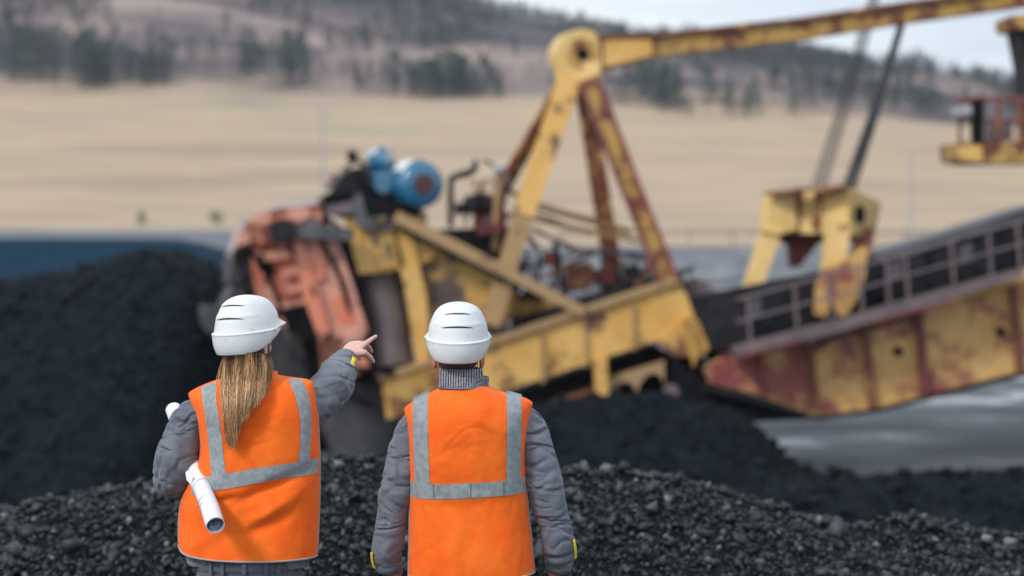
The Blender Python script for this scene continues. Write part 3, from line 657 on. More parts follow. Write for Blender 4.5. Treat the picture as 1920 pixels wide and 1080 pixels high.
# deck machinery between the mast legs
dk = MB().prism([(960, 600), (1100, 560), (1280, 515), (1290, 545), (1000, 630), (950, 645)], 39.6, 41.8).build('deck', M['dark_steel'], mach)
MB().prism([(1060, 500), (1080, 492), (1112, 496), (1118, 525), (1100, 545), (1062, 545)], 40.5, 41.2).build('motor_box', M['rust'], dk)
MB().prism([(1062, 496), (1100, 482), (1108, 490), (1080, 500)], 40.4, 40.6).build('box_lid', M['light_steel'], dk)
for px, h0 in ((1010, 478), (1040, 470), (1130, 480), (1190, 490), (1225, 470)):
    mb = MB(); mb.tube([P(px, 600 - (px - 960) * 0.25, 41), P(px, h0, 41)], 0.05, 6); mb.build('deck_post', M['grey_steel'], dk)
mb = MB(); mb.tube([P(1000, 500, 41), P(1100, 470, 41), P(1260, 480, 41)], 0.045, 6); mb.tube([P(1010, 540, 41), P(1240, 500, 41)], 0.045, 6); mb.build('deck_rail', M['grey_steel'], dk)
for px in (1150, 1185, 1215):
    mb = MB(); cyl(mb, P(px, 548 - (px - 1150) * 0.2, 40.4), (1, 0.3, 0), 0.17, 0.25); mb.build('idler', M['dark_steel'], dk)
MB().prism([(930, 560), (985, 548), (1060, 575), (1000, 600), (930, 600)], 40.6, 41.2).build('rear_plate', M['yellow_rusty'], mach)
# lower girder
Yg = 38.8
lg = MB().prism([(715, 712), (1000, 618), (1262, 532), (1276, 530), (1290, 560), (1302, 592), (1226, 640), (950, 732), (725, 786)], Yg, Yg + 0.5).build('lower_girder', M['yellow'], mach)
MB().prism([(705, 706), (1000, 610), (1262, 524), (1278, 522), (1279, 531), (1262, 533), (1000, 619), (712, 715)], Yg - 0.12, Yg + 1.8).build('top_flange', M['tan'], lg)
for px in (1013, 1095, 1185):
    yy = 618 - (px - 1000) * 0.33; MB().prism([(px, yy), (px + 6, yy - 2), (px + 8, yy + 104 - (px - 1000) * 0.03), (px + 2, yy + 106 - (px - 1000) * 0.03)], Yg - 0.07, Yg).build('stiffener', M['tan'], lg)
MB().prism([(1228, 640), (1296, 588), (1308, 600), (1330, 652), (1318, 668), (1300, 696), (1262, 668)], Yg - 0.1, Yg + 0.6).build('end_gusset', M['yellow'], mach)
MB().prism([(1284, 600), (1294, 592), (1312, 660), (1300, 690)], Yg - 0.3, Yg - 0.1).build('gusset_rib', M['yellow_rusty'], mach)
MB().prism([(725, 720), (830, 690), (835, 752), (735, 785)], Yg - 0.1, Yg).build('patch_plate', M['boom_paint'], lg)
MB().prism([(900, 760), (1226, 648), (1262, 668), (1340, 700), (1345, 730), (1180, 745), (1000, 790), (905, 800)], Yg + 0.5, Yg + 2.2).build('belt_underside', M['black'], mach)
MB().prism([(1113, 672), (1138, 668), (1142, 768), (1118, 771)], Yg - 0.2, Yg + 0.1).build('hanging_post', M['yellow'], mach)
def scallop(x0, y0, x1, y1, depth, n, Yd, name, mt):
    pts = [(x0, y0), (x1, y1)]; bot = []
    for i in range(n):
        ta = 1 - i / n; tb = 1 - (i + 1) / n
        for k in range(9):
            t = ta + (tb - ta) * k / 8; hole = math.sin(math.pi * k / 8) ** 0.6 if 0 < k < 8 else 0
            bot.append((x0 + (x1 - x0) * t, y0 + (y1 - y0) * t + depth * (1 - 0.62 * hole)))
    return MB().prism(pts + bot, Yd, Yd + 0.25).build(name, M[mt], mach)
scallop(1142, 708, 1246, 676, 44, 2, Yg + 0.1, 'idler_bracket', 'tan')
scallop(1010, 760, 1112, 725, 34, 2, Yg + 0.3, 'idler_bracket', 'rust')
mb = MB(); cyl(mb, P(1262, 735, Yg), (0.4, 1, 0), 0.16, 0.3); mb.build('idler', M['mauve_steel'], mach)
MB().prism([(1262, 668), (1318, 668), (1345, 716), (1440, 748), (1540, 776), (1530, 786), (1400, 792), (1300, 775), (1255, 745)], Yg - 0.1, Yg + 1.2).build('discharge_chute', M['black'], mach)
mb = MB(); mb.beam(P(1300, 590, Yg + 0.6), P(1356, 574, Yg + 0.6), 0.3, 0.25); mb.build('pivot_link', M['rust'], mach)
MB().prism([(1285, 530), (1300, 520), (1330, 530), (1345, 570), (1320, 600), (1295, 560)], Yg + 0.9, Yg + 1.4).build('pivot_housing', M['mauve_steel'], mach)
# main boom: plate girder, walkway, conveyor
Yb = 38.6
gd = MB().prism([(1318, 690), (1345, 676), (1560, 622), (1800, 560), (1920, 528), (2500, 372), (2500, 560), (1920, 697), (1890, 702), (1640, 766), (1540, 779), (1520, 776), (1430, 746), (1330, 718)], Yb, Yb + 0.5).build('boom_girder', M['yellow_crimson'], mach)
for px, mt in ((1420, 'crimson'), (1516, 'rust'), (1622, 'rust'), (1722, 'crimson'), (1900, 'rust')):
    t = 655 - (px - 1420) * 0.262; bt = np.interp(px, [1330, 1430, 1520, 1560, 1640, 1900], [718, 744, 772, 774, 764, 700])
    MB().prism([(px - 6, t), (px + 8, t - 3), (px + 22, bt - 2), (px + 8, bt)], Yb - 0.14, Yb).build('stiffener', M[mt], gd)
MB().prism([(1345, 668), (1560, 612), (1700, 576), (1740, 590), (1560, 640), (1520, 672), (1400, 700)], Yb - 0.03, Yb + 0.0).build('primer_patch', M['crimson'], gd)
MB().prism([(1319, 692), (1345, 677), (1514, 634), (1518, 700), (1516, 770), (1430, 742), (1332, 716)], Yb - 0.045, Yb - 0.031).build('primer_patch', M['crimson_mottled'], gd)
MB().prism([(1320, 722), (1430, 748), (1530, 781), (1640, 768), (1900, 704), (2500, 562), (2500, 570), (1900, 711), (1640, 775), (1530, 789), (1425, 756), (1316, 730)], Yb - 0.15, Yb + 1.6).build('bottom_flange', M['dark_steel'], gd)
mb = MB()
for px, py in ((1684, 659), (1876, 622)):
    mb = MB(); cyl(mb, P(px, py, Yb - 0.02), (0, 1, 0), 0.09, 0.06, 16); mb.build('inspection_hole', M['black'], gd)
MB().prism([(1800, 540), (1920, 505), (2500, 345), (2500, 372), (1920, 528), (1800, 560)], Yb - 0.25, Yb).build('upper_rib', M['yellow'], gd)
wk = MB().prism([(1378, 655), (1560, 606), (1790, 542), (1920, 506), (1920, 518), (1790, 558), (1560, 626), (1382, 674)], Yb - 0.9, Yb - 0.1).build('walkway', M['mauve_steel'], mach)
MB().prism([(1378, 668), (1500, 636), (1500, 642), (1382, 675)], Yb - 0.93, Yb - 0.9).build('kick_plate', M['crimson'], wk)
MB().prism([(1640, 600), (1790, 560), (1790, 566), (1640, 606)], Yb - 0.93, Yb - 0.9).build('kick_plate', M['crimson'], wk)
def deck_y(px): return float(np.interp(px, [1378, 1560, 1790, 1920, 2500], [655, 606, 542, 506, 345]))
for px in (1408, 1496, 1560, 1618, 1668, 1704, 1790, 1860, 1914):
    d = deck_y(px); mb = MB(); mb.beam(P(px, d + 4, Yb - 0.85), P(px - 7, d - 92, Yb - 0.85), 0.055, 0.05); mb.build('handrail_post', M['mauve_steel'], wk)
for off, rr in ((92, 0.03), (50, 0.024)):
    mb = MB(); mb.tube([P(px, deck_y(px) - off, Yb - 0.85) for px in (1380, 1560, 1790, 1920, 2500)], rr, 6); mb.build('handrail', M['mauve_steel'], wk)
cv = MB().prism([(1300, 650), (1296, 560), (1340, 548), (1400, 536), (1560, 505), (1660, 480), (1800, 445), (1920, 410), (2500, 250), (2500, 345), (1920, 512), (1800, 548), (1560, 612), (1380, 662)], Yb + 0.3, Yb + 0.5).build('conveyor_side', M['dark_steel'], mach)
MB().prism([(1640, 478), (1700, 460), (1920, 394), (2500, 232), (2500, 250), (1920, 412), (1700, 482), (1645, 494)], Yb + 0.2, Yb + 1.9).build('belt_cover', M['grey_steel'], cv)
for i, px in enumerate(range(1400, 1920, 44)):
    t = float(np.interp(px, [1345, 1560, 1660, 1800, 1920], [560, 520, 480, 445, 410])); 
    MB().prism([(px, t + 16), (px + 26, t + 9), (px + 28, t + 44), (px + 2, t + 52)], Yb + 0.24, Yb + 0.3).build('side_panel', M['dark_steel' if i % 3 else 'grey_steel'], cv)
    mb = MB(); cyl(mb, P(px + 36, t + 66, Yb + 0.2), (0.2, 1, 0), 0.12, 0.25, 16); mb.build('roller', M['black'], cv)
# pulley block on the boom
Yp = 39.0
pb = MB()
pb.hexa([P(1452, 436, 40.3), P(1590, 440, 38.9), P(1592, 352, 38.9), P(1488, 358, 40.3), P(1500, 436, 41.4), P(1640, 446, 39.9), P(1652, 380, 39.9), P(1540, 352, 41.4)])
pb = pb.build('pulley_block', M['pale_yellow'], mach)
MB().prism([(1440, 440), (1438, 384), (1450, 366), (1490, 357), (1494, 430), (1452, 442)], 39.7, 40.3).build('cheek_plate', M['pale_yellow'], pb)
for (a, b_, wa, wb, mt) in ((P(1456, 372, 40.0), P(1444, 440, 39.8), 0.50, 0.42, 'pale_yellow'), (P(1444, 436, 39.9), P(1408, 546, 39.7), 0.40, 0.34, 'pale_yellow'),
                            (P(1572, 420, 38.8), P(1552, 560, 38.8), 0.46, 0.36, 'pale_yellow'), (P(1625, 430, 39.6), P(1600, 520, 39.3), 0.32, 0.34, 'yellow_rusty')):
    mb = MB(); mb.beam(a, b_, wa, 0.3, wb, 0.3); mb.build('block_leg', M[mt], pb)
MB().prism([(1545, 505), (1570, 500), (1625, 462), (1622, 520), (1606, 560), (1590, 590), (1572, 592), (1560, 560), (1548, 595), (1530, 590), (1532, 540)], 38.2, 38.5).build('lug_plate', M['yellow_crimson'], pb)
MB().prism([(1455, 430), (1545, 425), (1540, 450), (1500, 500), (1484, 502), (1480, 460), (1455, 448)], 40.4, 40.9).build('sheave_bracket', M['crimson'], pb)
MB().prism([(1545, 424), (1566, 424), (1560, 462), (1545, 455)], 40.0, 40.6).build('sheave', M['black'], pb)
MB().prism([(1580, 436), (1636, 440), (1632, 462), (1578, 450)], 39.3, 39.7).build('lower_rim', M['crimson'], pb)
mb = MB(); mb.beam(P(1498, 352, 39.9), P(1486, 434, 39.9), 0.14, 0.1); mb.beam(P(1536, 350, 39.4), P(1528, 430, 39.4), 0.12, 0.1); mb.build('rusty_rib', M['rust'], pb)
mb = MB(); mb.beam(P(1446, 362, 39.8), P(1586, 350, 38.85), 0.07, 0.5); mb.build('top_lip', M['rust'], pb)
sn = (P(1640, 410, 39.9) - P(1591, 400, 38.9)).normalized(); nn = Vector((sn.y, -sn.x, 0)).normalized()
mb = MB(); cyl(mb, P(1609, 402, 39.22), nn, 0.175, 0.14, 28); mb.build('axle_hole', M['black'], pb)
# hoist cables
for i in range(4):
    mb = MB(); mb.tube([P(1522 + i * 8, 356, 39.4), P(1570 + i * 7, 205, 39.7), P(1632 + i * 6, -10, 40.1), P(1680 + i * 6, -160, 40.4)], 0.02, 6); mb.build('hoist_cable', M['cable'], mach)
for i in range(5):
    mb = MB(); mb.tube([P(1580 + i * 5.5, 354, 39.2), P(1634 + i * 4, 205, 39.6), P(1686 + i * 2.4, 44, 40.1)], 0.024, 6); mb.build('hoist_cable', M['cable'], mach)
# rust edges on the mast legs, small pipes, rods and boxes
for a, b_ in (((1120, 150, 39.3), (1272, 528, 38.7)), ((1086, 158, 39.3), (1236, 528, 38.7))):
    mb = MB(); mb.beam(P(*a), P(*b_), 0.07, 0.12); mb.build('leg_edge', M['crimson'], mach)
mb = MB(); mb.beam(P(1044, 172, 40.7), P(938, 350, 41.4), 0.07, 0.12); mb.build('leg_edge', M['crimson'], mach)
rods = [(870, 420, 905, 345), (905, 430, 955, 330), (860, 440, 990, 425), (905, 300, 945, 318), (935, 345, 990, 380), (955, 400, 1010, 470), (1005, 430, 1075, 470), (1020, 520, 1120, 470), (1040, 455, 1060, 560),
        (1120, 560, 1180, 480), (1150, 470, 1250, 500), (1190, 540, 1240, 460), (1010, 560, 1085, 540), (985, 470, 1020, 590), (1230, 520, 1300, 505), (780, 420, 830, 440), (600, 400, 640, 430), (612, 352, 640, 330),
        (640, 322, 668, 300), (668, 300, 700, 318), (740, 392, 800, 410), (1300, 540, 1390, 570), (1310, 600, 1380, 640), (1340, 560, 1420, 690), (1400, 560, 1330, 660)]
for k, (x0, y0, x1, y1) in enumerate(rods):
    yy = 39.6 + (k % 5) * 0.35; mb = MB(); mb.beam(P(x0, y0, yy), P(x1, y1, yy + 0.2), 0.06 + 0.03 * (k % 3), 0.07); mb.build('strut', M[('dark_steel', 'mauve_steel', 'grey_steel', 'rust')[k % 4]], mach)
boxes = [(868, 392, 34, 26), (915, 462, 44, 30), (1000, 548, 40, 26), (1135, 520, 46, 34), (1186, 512, 34, 30), (1226, 500, 30, 34), (940, 405, 26, 30), (1030, 486, 26, 30), (1312, 560, 40, 34), (1352, 600, 40, 46), (660, 292, 20, 22), (632, 338, 26, 24), (838, 470, 40, 24)]
for k, (x, y, w_, h_) in enumerate(boxes):
    yy = 39.9 + (k % 4) * 0.3; MB().prism([(x - w_ / 2, y - h_ * 0.4), (x + w_ * 0.3, y - h_ / 2), (x + w_ / 2, y + h_ * 0.3), (x - w_ * 0.4, y + h_ / 2)], yy, yy + 0.4).build('equipment_box', M[('dark_steel', 'mauve_steel', 'dark_steel', 'crimson')[k % 4]], mach)
MB().prism([(525, 580), (610, 560), (625, 620), (600, 650), (540, 620)], 38.9, 39.3).build('dark_gap', M['black'], mach)  # black piece set as the dark gap under the drive arm
MB().prism([(1286, 560), (1345, 545), (1420, 560), (1420, 700), (1345, 700), (1322, 660), (1300, 610)], 39.5, 40.4).build('transfer_chute', M['dark_steel'], mach)
MB().prism([(880, 470), (960, 455), (990, 500), (970, 560), (930, 520)], 40.2, 41.0).build('gap_shadow', M['dark_steel'], mach)  # dark prism standing in for the gap shadow behind the mast foot
MB().prism([(905, 790), (1000, 770), (1262, 700), (1300, 720), (1300, 790), (1100, 800), (905, 830)], Yg + 1.4, Yg + 2.2).build('lower_belt', M['black'], mach)
# service platform and mast at the right edge
sp_ = MB().prism([(1796, 268), (1830, 264), (1990, 268), (1990, 304), (1830, 306), (1798, 300)], 38.0, 39.6).build('service_platform', M['boom_paint'], mach)
MB().prism([(1796, 276), (1842, 272), (1842, 304), (1800, 300)], 37.9, 38.0).build('corner_plate', M['yellow'], sp_)
mb = MB(); mb.tube([P(x, 186, 38) for x in (1800, 1990)], 0.05, 6); mb.tube([P(x, 226, 38) for x in (1800, 1990)], 0.04, 6); mb.build('guard_rail', M['crimson'], sp_)
for px, wd, mt in ((1800, 0.06, 'rust'), (1832, 0.2, 'black'), (1872, 0.08, 'rust'), (1912, 0.1, 'rust'), (1960, 0.08, 'rust')):
    mb = MB(); mb.beam(P(px, 268, 38), P(px, 186, 38), wd, wd); mb.build('rail_post', M[mt], sp_)
MB().prism([(1784, 200), (1820, 196), (1824, 212), (1790, 218)], 37.8, 38.2).build('floodlight', M['light_steel'], sp_)
MB().prism([(1850, 232), (1896, 226), (1900, 262), (1852, 264)], 38.6, 39.2).build('control_box', M['mauve_steel'], sp_)
tw = MB().prism([(1902, 32), (1990, 28), (1990, 300), (1934, 300), (1924, 120), (1912, 60)], 38.4, 39.4).build('tower_leg', M['dark_steel'], mach)
MB().prism([(1898, 28), (1990, 24), (1990, 56), (1902, 52)], 38.2, 39.6).build('tower_cap', M['yellow_rusty'], tw)
MB().prism([(1988, 20), (2050, 16), (2060, 500), (1994, 514)], 38.3, 39.2).build('tower_column', M['yellow_rusty'], mach)
MB().prism([(1996, -30), (2044, -36), (2044, 20), (1996, 22)], 38.9, 40.2).build('column_head', M['boom_paint'], mach)
# off-frame undercarriage that carries the boom
MB().box((14.5, 38.5, 1.0), (20, 43, 6.5)).box((15, 39, 6.5), (16, 40, 13)).build('slewing_tower', M['yellow_rusty'], mach)
for yy in (38.2, 42.2):
    q = MB(); q.tube([(15, yy, 0.55), (21, yy, 0.55)], 0.55, 16, round_ends=True, squash=1.0); q.build('crawler_track', M['dark_steel'], mach)

# ------------------------------------------------------------------ the two workers
def skin_mat(name, c1, c2):
    m, N, L, b = new_mat(name); n = noise_node(N, L, 25, 4); r = ramp(N, [(0.35, c1), (0.65, c2)]); L.new(n.outputs[0], r.inputs[0]); L.new(r.outputs[0], b.inputs['Base Color'])
    b.inputs['Roughness'].default_value = 0.5; b.inputs['Subsurface Weight'].default_value = 0.15; b.inputs['Subsurface Radius'].default_value = (0.01, 0.004, 0.002)
    return m
M['skin_w'] = skin_mat('fair_skin', (0.66, 0.40, 0.33), (0.72, 0.47, 0.40))
M['skin_m'] = skin_mat('ruddy_skin', (0.50, 0.17, 0.10), (0.58, 0.24, 0.16))
def cloth(name, c1, c2, weave=900, rough=0.85, bump=0.0006, sheen=0.2, big=7, bigb=0.004, seed=0, crease=0, cs=(7, 7, 16), rot=0):
    m, N, L, b = new_mat(name)
    n = noise_node(N, L, big, 5, 0.6, seed=seed); r = ramp(N, [(0.35, c1), (0.65, c2)]); L.new(n.outputs[0], r.inputs[0]); L.new(r.outputs[0], b.inputs['Base Color'])
    n2 = noise_node(N, L, weave, 2, seed=seed + 1); n3 = noise_node(N, L, 26, 4, 0.55, seed=seed + 2)
    b1 = N.new('ShaderNodeBump'); b1.inputs['Distance'].default_value = bump; L.new(n2.outputs[0], b1.inputs['Height'])
    b2 = N.new('ShaderNodeBump'); b2.inputs['Distance'].default_value = bigb; L.new(n3.outputs[0], b2.inputs['Height']); L.new(b1.outputs[0], b2.inputs['Normal']); L.new(b2.outputs[0], b.inputs['Normal'])
    if crease:                              # sharp fabric creases: valleys where a warped noise crosses its middle value
        n4 = noise_node(N, L, 1.0, 2, 0.5, stretch=cs, seed=seed + 7); n4.inputs['Distortion'].default_value = 0.9
        n4.id_data.nodes[-1] if False else None
        mpn = n4.inputs[0].links[0].from_node; mpn.inputs['Rotation'].default_value = (rot * 0.4, rot, 0)
        cr = ramp(N, [(0.40, (1, 1, 1)), (0.495, (0.0, 0.0, 0.0)), (0.51, (0.12, 0.12, 0.12)), (0.60, (1, 1, 1))]); L.new(n4.outputs[0], cr.inputs[0])
        b3 = N.new('ShaderNodeBump'); b3.inputs['Distance'].default_value = crease; L.new(cr.outputs[0], b3.inputs['Height']); L.new(b2.outputs[0], b3.inputs['Normal']); L.new(b3.outputs[0], b.inputs['Normal'])
    b.inputs['Roughness'].default_value = rough; b.inputs['Sheen Weight'].default_value = sheen; b.inputs['Specular IOR Level'].default_value = 0.25
    return m
M['jacket'] = cloth('grey_blue_twill', (0.125, 0.142, 0.178), (0.185, 0.205, 0.245), seed=1, crease=0.012, rot=0.5, bigb=0.004, cs=(4.2, 4.2, 9))
M['trousers'] = cloth('slate_twill', (0.075, 0.088, 0.115), (0.11, 0.125, 0.155), seed=2, crease=0.004, cs=(3, 3, 5))
M['hivis'] = cloth('hivis_orange', (1.0, 0.135, 0.007), (1.0, 0.185, 0.014), rough=0.75, seed=3, bigb=0.003, sheen=0.1, crease=0.002, cs=(4.5, 4.5, 3), rot=0.8)
M['reflect'] = cloth('reflective_tape', (0.25, 0.29, 0.31), (0.37, 0.41, 0.43), weave=420, rough=0.5, seed=4, bigb=0.003, sheen=0.0, big=45, bump=0.002)
M['piping'] = cloth('grey_piping', (0.30, 0.28, 0.28), (0.42, 0.40, 0.40), seed=5)
M['yellow_tab'] = simple('yellow_tab', [(0.3, (0.80, 0.62, 0.03)), (0.7, (0.90, 0.72, 0.05))], 40, 0.7)
M['red_lining'] = simple('red_piping', [(0.3, (0.25, 0.02, 0.04)), (0.7, (0.35, 0.03, 0.06))], 40, 0.8)
M['helmet'] = simple('white_helmet_shell', [(0.28, (0.56, 0.58, 0.59)), (0.36, (0.70, 0.73, 0.75)), (0.7, (0.77, 0.80, 0.82))], 16, 0.38, 0.0005, 50, detail=8)
M['slot'] = simple('dark_vent', [(0.3, (0.02, 0.022, 0.025)), (0.7, (0.05, 0.05, 0.055))], 40, 0.7)
M['paper'] = simple('white_paper', [(0.3, (0.74, 0.76, 0.82)), (0.7, (0.82, 0.83, 0.87))], 14, 0.7, 0.0008, 30)
M['paper_in'] = simple('printed_paper', [(0.35, (0.30, 0.36, 0.46)), (0.65, (0.55, 0.60, 0.68))], 40, 0.7)
M['boot'] = simple('black_boot', [(0.3, (0.012, 0.012, 0.013)), (0.7, (0.03, 0.028, 0.026))], 12, 0.5, 0.002)
M['eye'] = simple('eye_white', [(0.3, (0.7, 0.7, 0.68)), (0.7, (0.75, 0.75, 0.72))], 4, 0.2)
M['iris'] = simple('iris_brown', [(0.3, (0.03, 0.015, 0.008)), (0.7, (0.05, 0.03, 0.015))], 4, 0.2)
M['lips'] = simple('lips', [(0.3, (0.38, 0.12, 0.10)), (0.7, (0.45, 0.16, 0.13))], 30, 0.5)
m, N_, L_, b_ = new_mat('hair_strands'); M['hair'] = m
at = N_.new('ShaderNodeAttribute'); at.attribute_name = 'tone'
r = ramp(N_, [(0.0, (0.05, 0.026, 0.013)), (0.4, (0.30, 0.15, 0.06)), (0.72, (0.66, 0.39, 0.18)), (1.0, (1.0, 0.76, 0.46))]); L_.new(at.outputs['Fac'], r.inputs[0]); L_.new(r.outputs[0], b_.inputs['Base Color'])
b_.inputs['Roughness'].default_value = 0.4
M['hair_short'] = simple('cropped_hair', [(0.3, (0.05, 0.025, 0.018)), (0.7, (0.12, 0.06, 0.045))], 60, 0.7, 0.003, 200)
m, N_, L_, b_ = new_mat('knit_collar'); M['knit'] = m
tc = N_.new('ShaderNodeTexCoord'); wv = N_.new('ShaderNodeTexWave'); wv.bands_direction = 'X'; wv.inputs['Scale'].default_value = 36; wv.inputs['Distortion'].default_value = 2.0; wv.inputs['Detail Scale'].default_value = 6
L_.new(tc.outputs['Object'], wv.inputs['Vector']); n_ = noise_node(N_, L_, 170, 1)
mm = N_.new('ShaderNodeMath'); mm.operation = 'MULTIPLY'; L_.new(wv.outputs['Fac'], mm.inputs[0]); L_.new(n_.outputs[0], mm.inputs[1])
r = ramp(N_, [(0.16, (0.035, 0.03, 0.045)), (0.36, (0.33, 0.33, 0.38))]); L_.new(mm.outputs[0], r.inputs[0]); L_.new(r.outputs[0], b_.inputs['Base Color']); b_.inputs['Roughness'].default_value = 0.95

PM = FPX / 7.0                              # pixels per metre at 7 m
HS = 1 / PM

def hand(mb, wrist, d, n, thumb_side, curls, splay=0.06, sc=1.0, thumb_curl=0.5):
    """palm and five fingers; d finger direction, n back-of-hand normal, thumb_side +-1 along n x d"""
    d = Vector(d).normalized(); n = Vector(n); n = (n - d * n.dot(d)).normalized(); s = n.cross(d) * thumb_side
    W = Vector(wrist)
    rings = []
    for t, hw, hh in ((-0.02, 0.026, 0.020), (0.0, 0.027, 0.019), (0.03, 0.034, 0.018), (0.06, 0.040, 0.016), (0.085, 0.041, 0.013), (0.095, 0.036, 0.009)):
        c = W + d * t * sc; rings.append([c + s * (hw * math.cos(a)) * sc + n * (hh * math.sin(a)) * sc for a in [2 * math.pi * k / 20 for k in range(20)]])
    mb.loft(rings)
    L_f = [0.072, 0.080, 0.074, 0.058]      # index, middle, ring, little
    for i in range(4):
        off = (0.030 - i * 0.0195) * sc; p = W + d * (0.088 - 0.004 * abs(i - 1)) * sc + s * off
        c1, c2, c3 = curls[i]; lat = splay * (1.2 - i * 0.8)
        ang = 0; pts = [p - d * 0.02 * sc, p]; rad = [0.0095 * sc, 0.0095 * sc]
        for c_, fr, rr in ((c1, 0.45, 0.0086), (c2, 0.31, 0.0078), (c3, 0.24, 0.0066)):
            ang += c_; dr = (d * math.cos(ang) - n * math.sin(ang) + s * lat).normalized()
            p = p + dr * L_f[i] * fr * sc; pts.append(p); rad.append(rr * sc)
        # extra points so the chain bends smoothly
        q, qr = [], []
        for a in range(len(pts) - 1):
            for t in (0, 0.5): q.append(pts[a].lerp(pts[a + 1], t)); qr.append(rad[a] * (1 - t) + rad[a + 1] * t)
        q.append(pts[-1]); qr.append(rad[-1])
        mb.tube(q, qr, 12, round_ends=True, up=n)
    p0 = W + d * 0.022 * sc + s * 0.022 * sc - n * 0.004; p1 = p0 + (d * 0.6 + s * 0.75 - n * 0.2).normalized() * 0.036 * sc
    p2 = p1 + (d * 0.95 + s * 0.35 - n * thumb_curl).normalized() * 0.032 * sc; p3 = p2 + (d * 1.0 - s * 0.1 - n * thumb_curl * 1.3).normalized() * 0.025 * sc
    mb.tube([p0, p1, p2, p3], [0.014 * sc, 0.012 * sc, 0.0100 * sc, 0.0082 * sc], 12, round_ends=True, up=n)
    return W

def head_shapes(mb, c, yaw, s=1.0):
    """skull, jaw, nose, lips, ears, brow; faces +Y turned by -yaw to the right"""
    Rm = Matrix.Rotation(-yaw, 3, 'Z')
    def T(v): return Vector(c) + Rm @ (Vector(v) * s)
    mb.ellipsoid(T((0, -0.005, 0.03)), (0.076 * s, 0.094 * s, 0.088 * s), 28, 20, Rm)
    mb.ellipsoid(T((0, 0.030, -0.035)), (0.060 * s, 0.060 * s, 0.078 * s), 24, 16, Rm)
    mb.ellipsoid(T((0, 0.068, -0.088)), (0.026 * s, 0.022 * s, 0.020 * s), 16, 10, Rm)      # chin
    mb.ellipsoid(T((0, 0.072, 0.018)), (0.052 * s, 0.020 * s, 0.013 * s), 18, 10, Rm)       # brow
    mb.tube([T((0, 0.083, 0.010)), T((0, 0.098, -0.018)), T((0, 0.103, -0.028))], [0.008 * s, 0.010 * s, 0.012 * s], 10, round_ends=True)
    for sx in (-1, 1):
        mb.ellipsoid(T((sx * 0.012, 0.092, -0.030)), (0.009 * s, 0.010 * s, 0.007 * s), 10, 8, Rm)
        mb.ellipsoid(T((sx * 0.034, 0.066, -0.022)), (0.020 * s, 0.018 * s, 0.020 * s), 14, 10, Rm)   # cheek
        er = Rm @ Matrix.Rotation(sx * R(-22), 3, 'Z')
        mb.ellipsoid(T((sx * 0.083, -0.004, -0.010)), (0.008 * s, 0.019 * s, 0.033 * s), 14, 12, er)  # ear
        mb.ellipsoid(T((sx * 0.079, -0.002, -0.034)), (0.006 * s, 0.010 * s, 0.010 * s), 10, 8, er)
    mb.ellipsoid(T((0, 0.086, -0.052)), (0.022 * s, 0.010 * s, 0.006 * s), 12, 8, Rm)
    mb.ellipsoid(T((0, 0.085, -0.061)), (0.019 * s, 0.010 * s, 0.006 * s), 12, 8, Rm)
    return T, Rm

def face_parts(T, Rm, parent, s):
    for sx in (-1, 1):
        e = MB(); e.ellipsoid(T((sx * 0.031, 0.078, 0.000)), (0.012, 0.012, 0.0095), 16, 12, Rm); eo = e.build('eye', M['eye'], parent, True)
        e = MB(); e.ellipsoid(T((sx * 0.031, 0.0875, 0.000)), (0.0055, 0.0035, 0.0055), 12, 8, Rm); e.build('iris', M['iris'], eo, True)

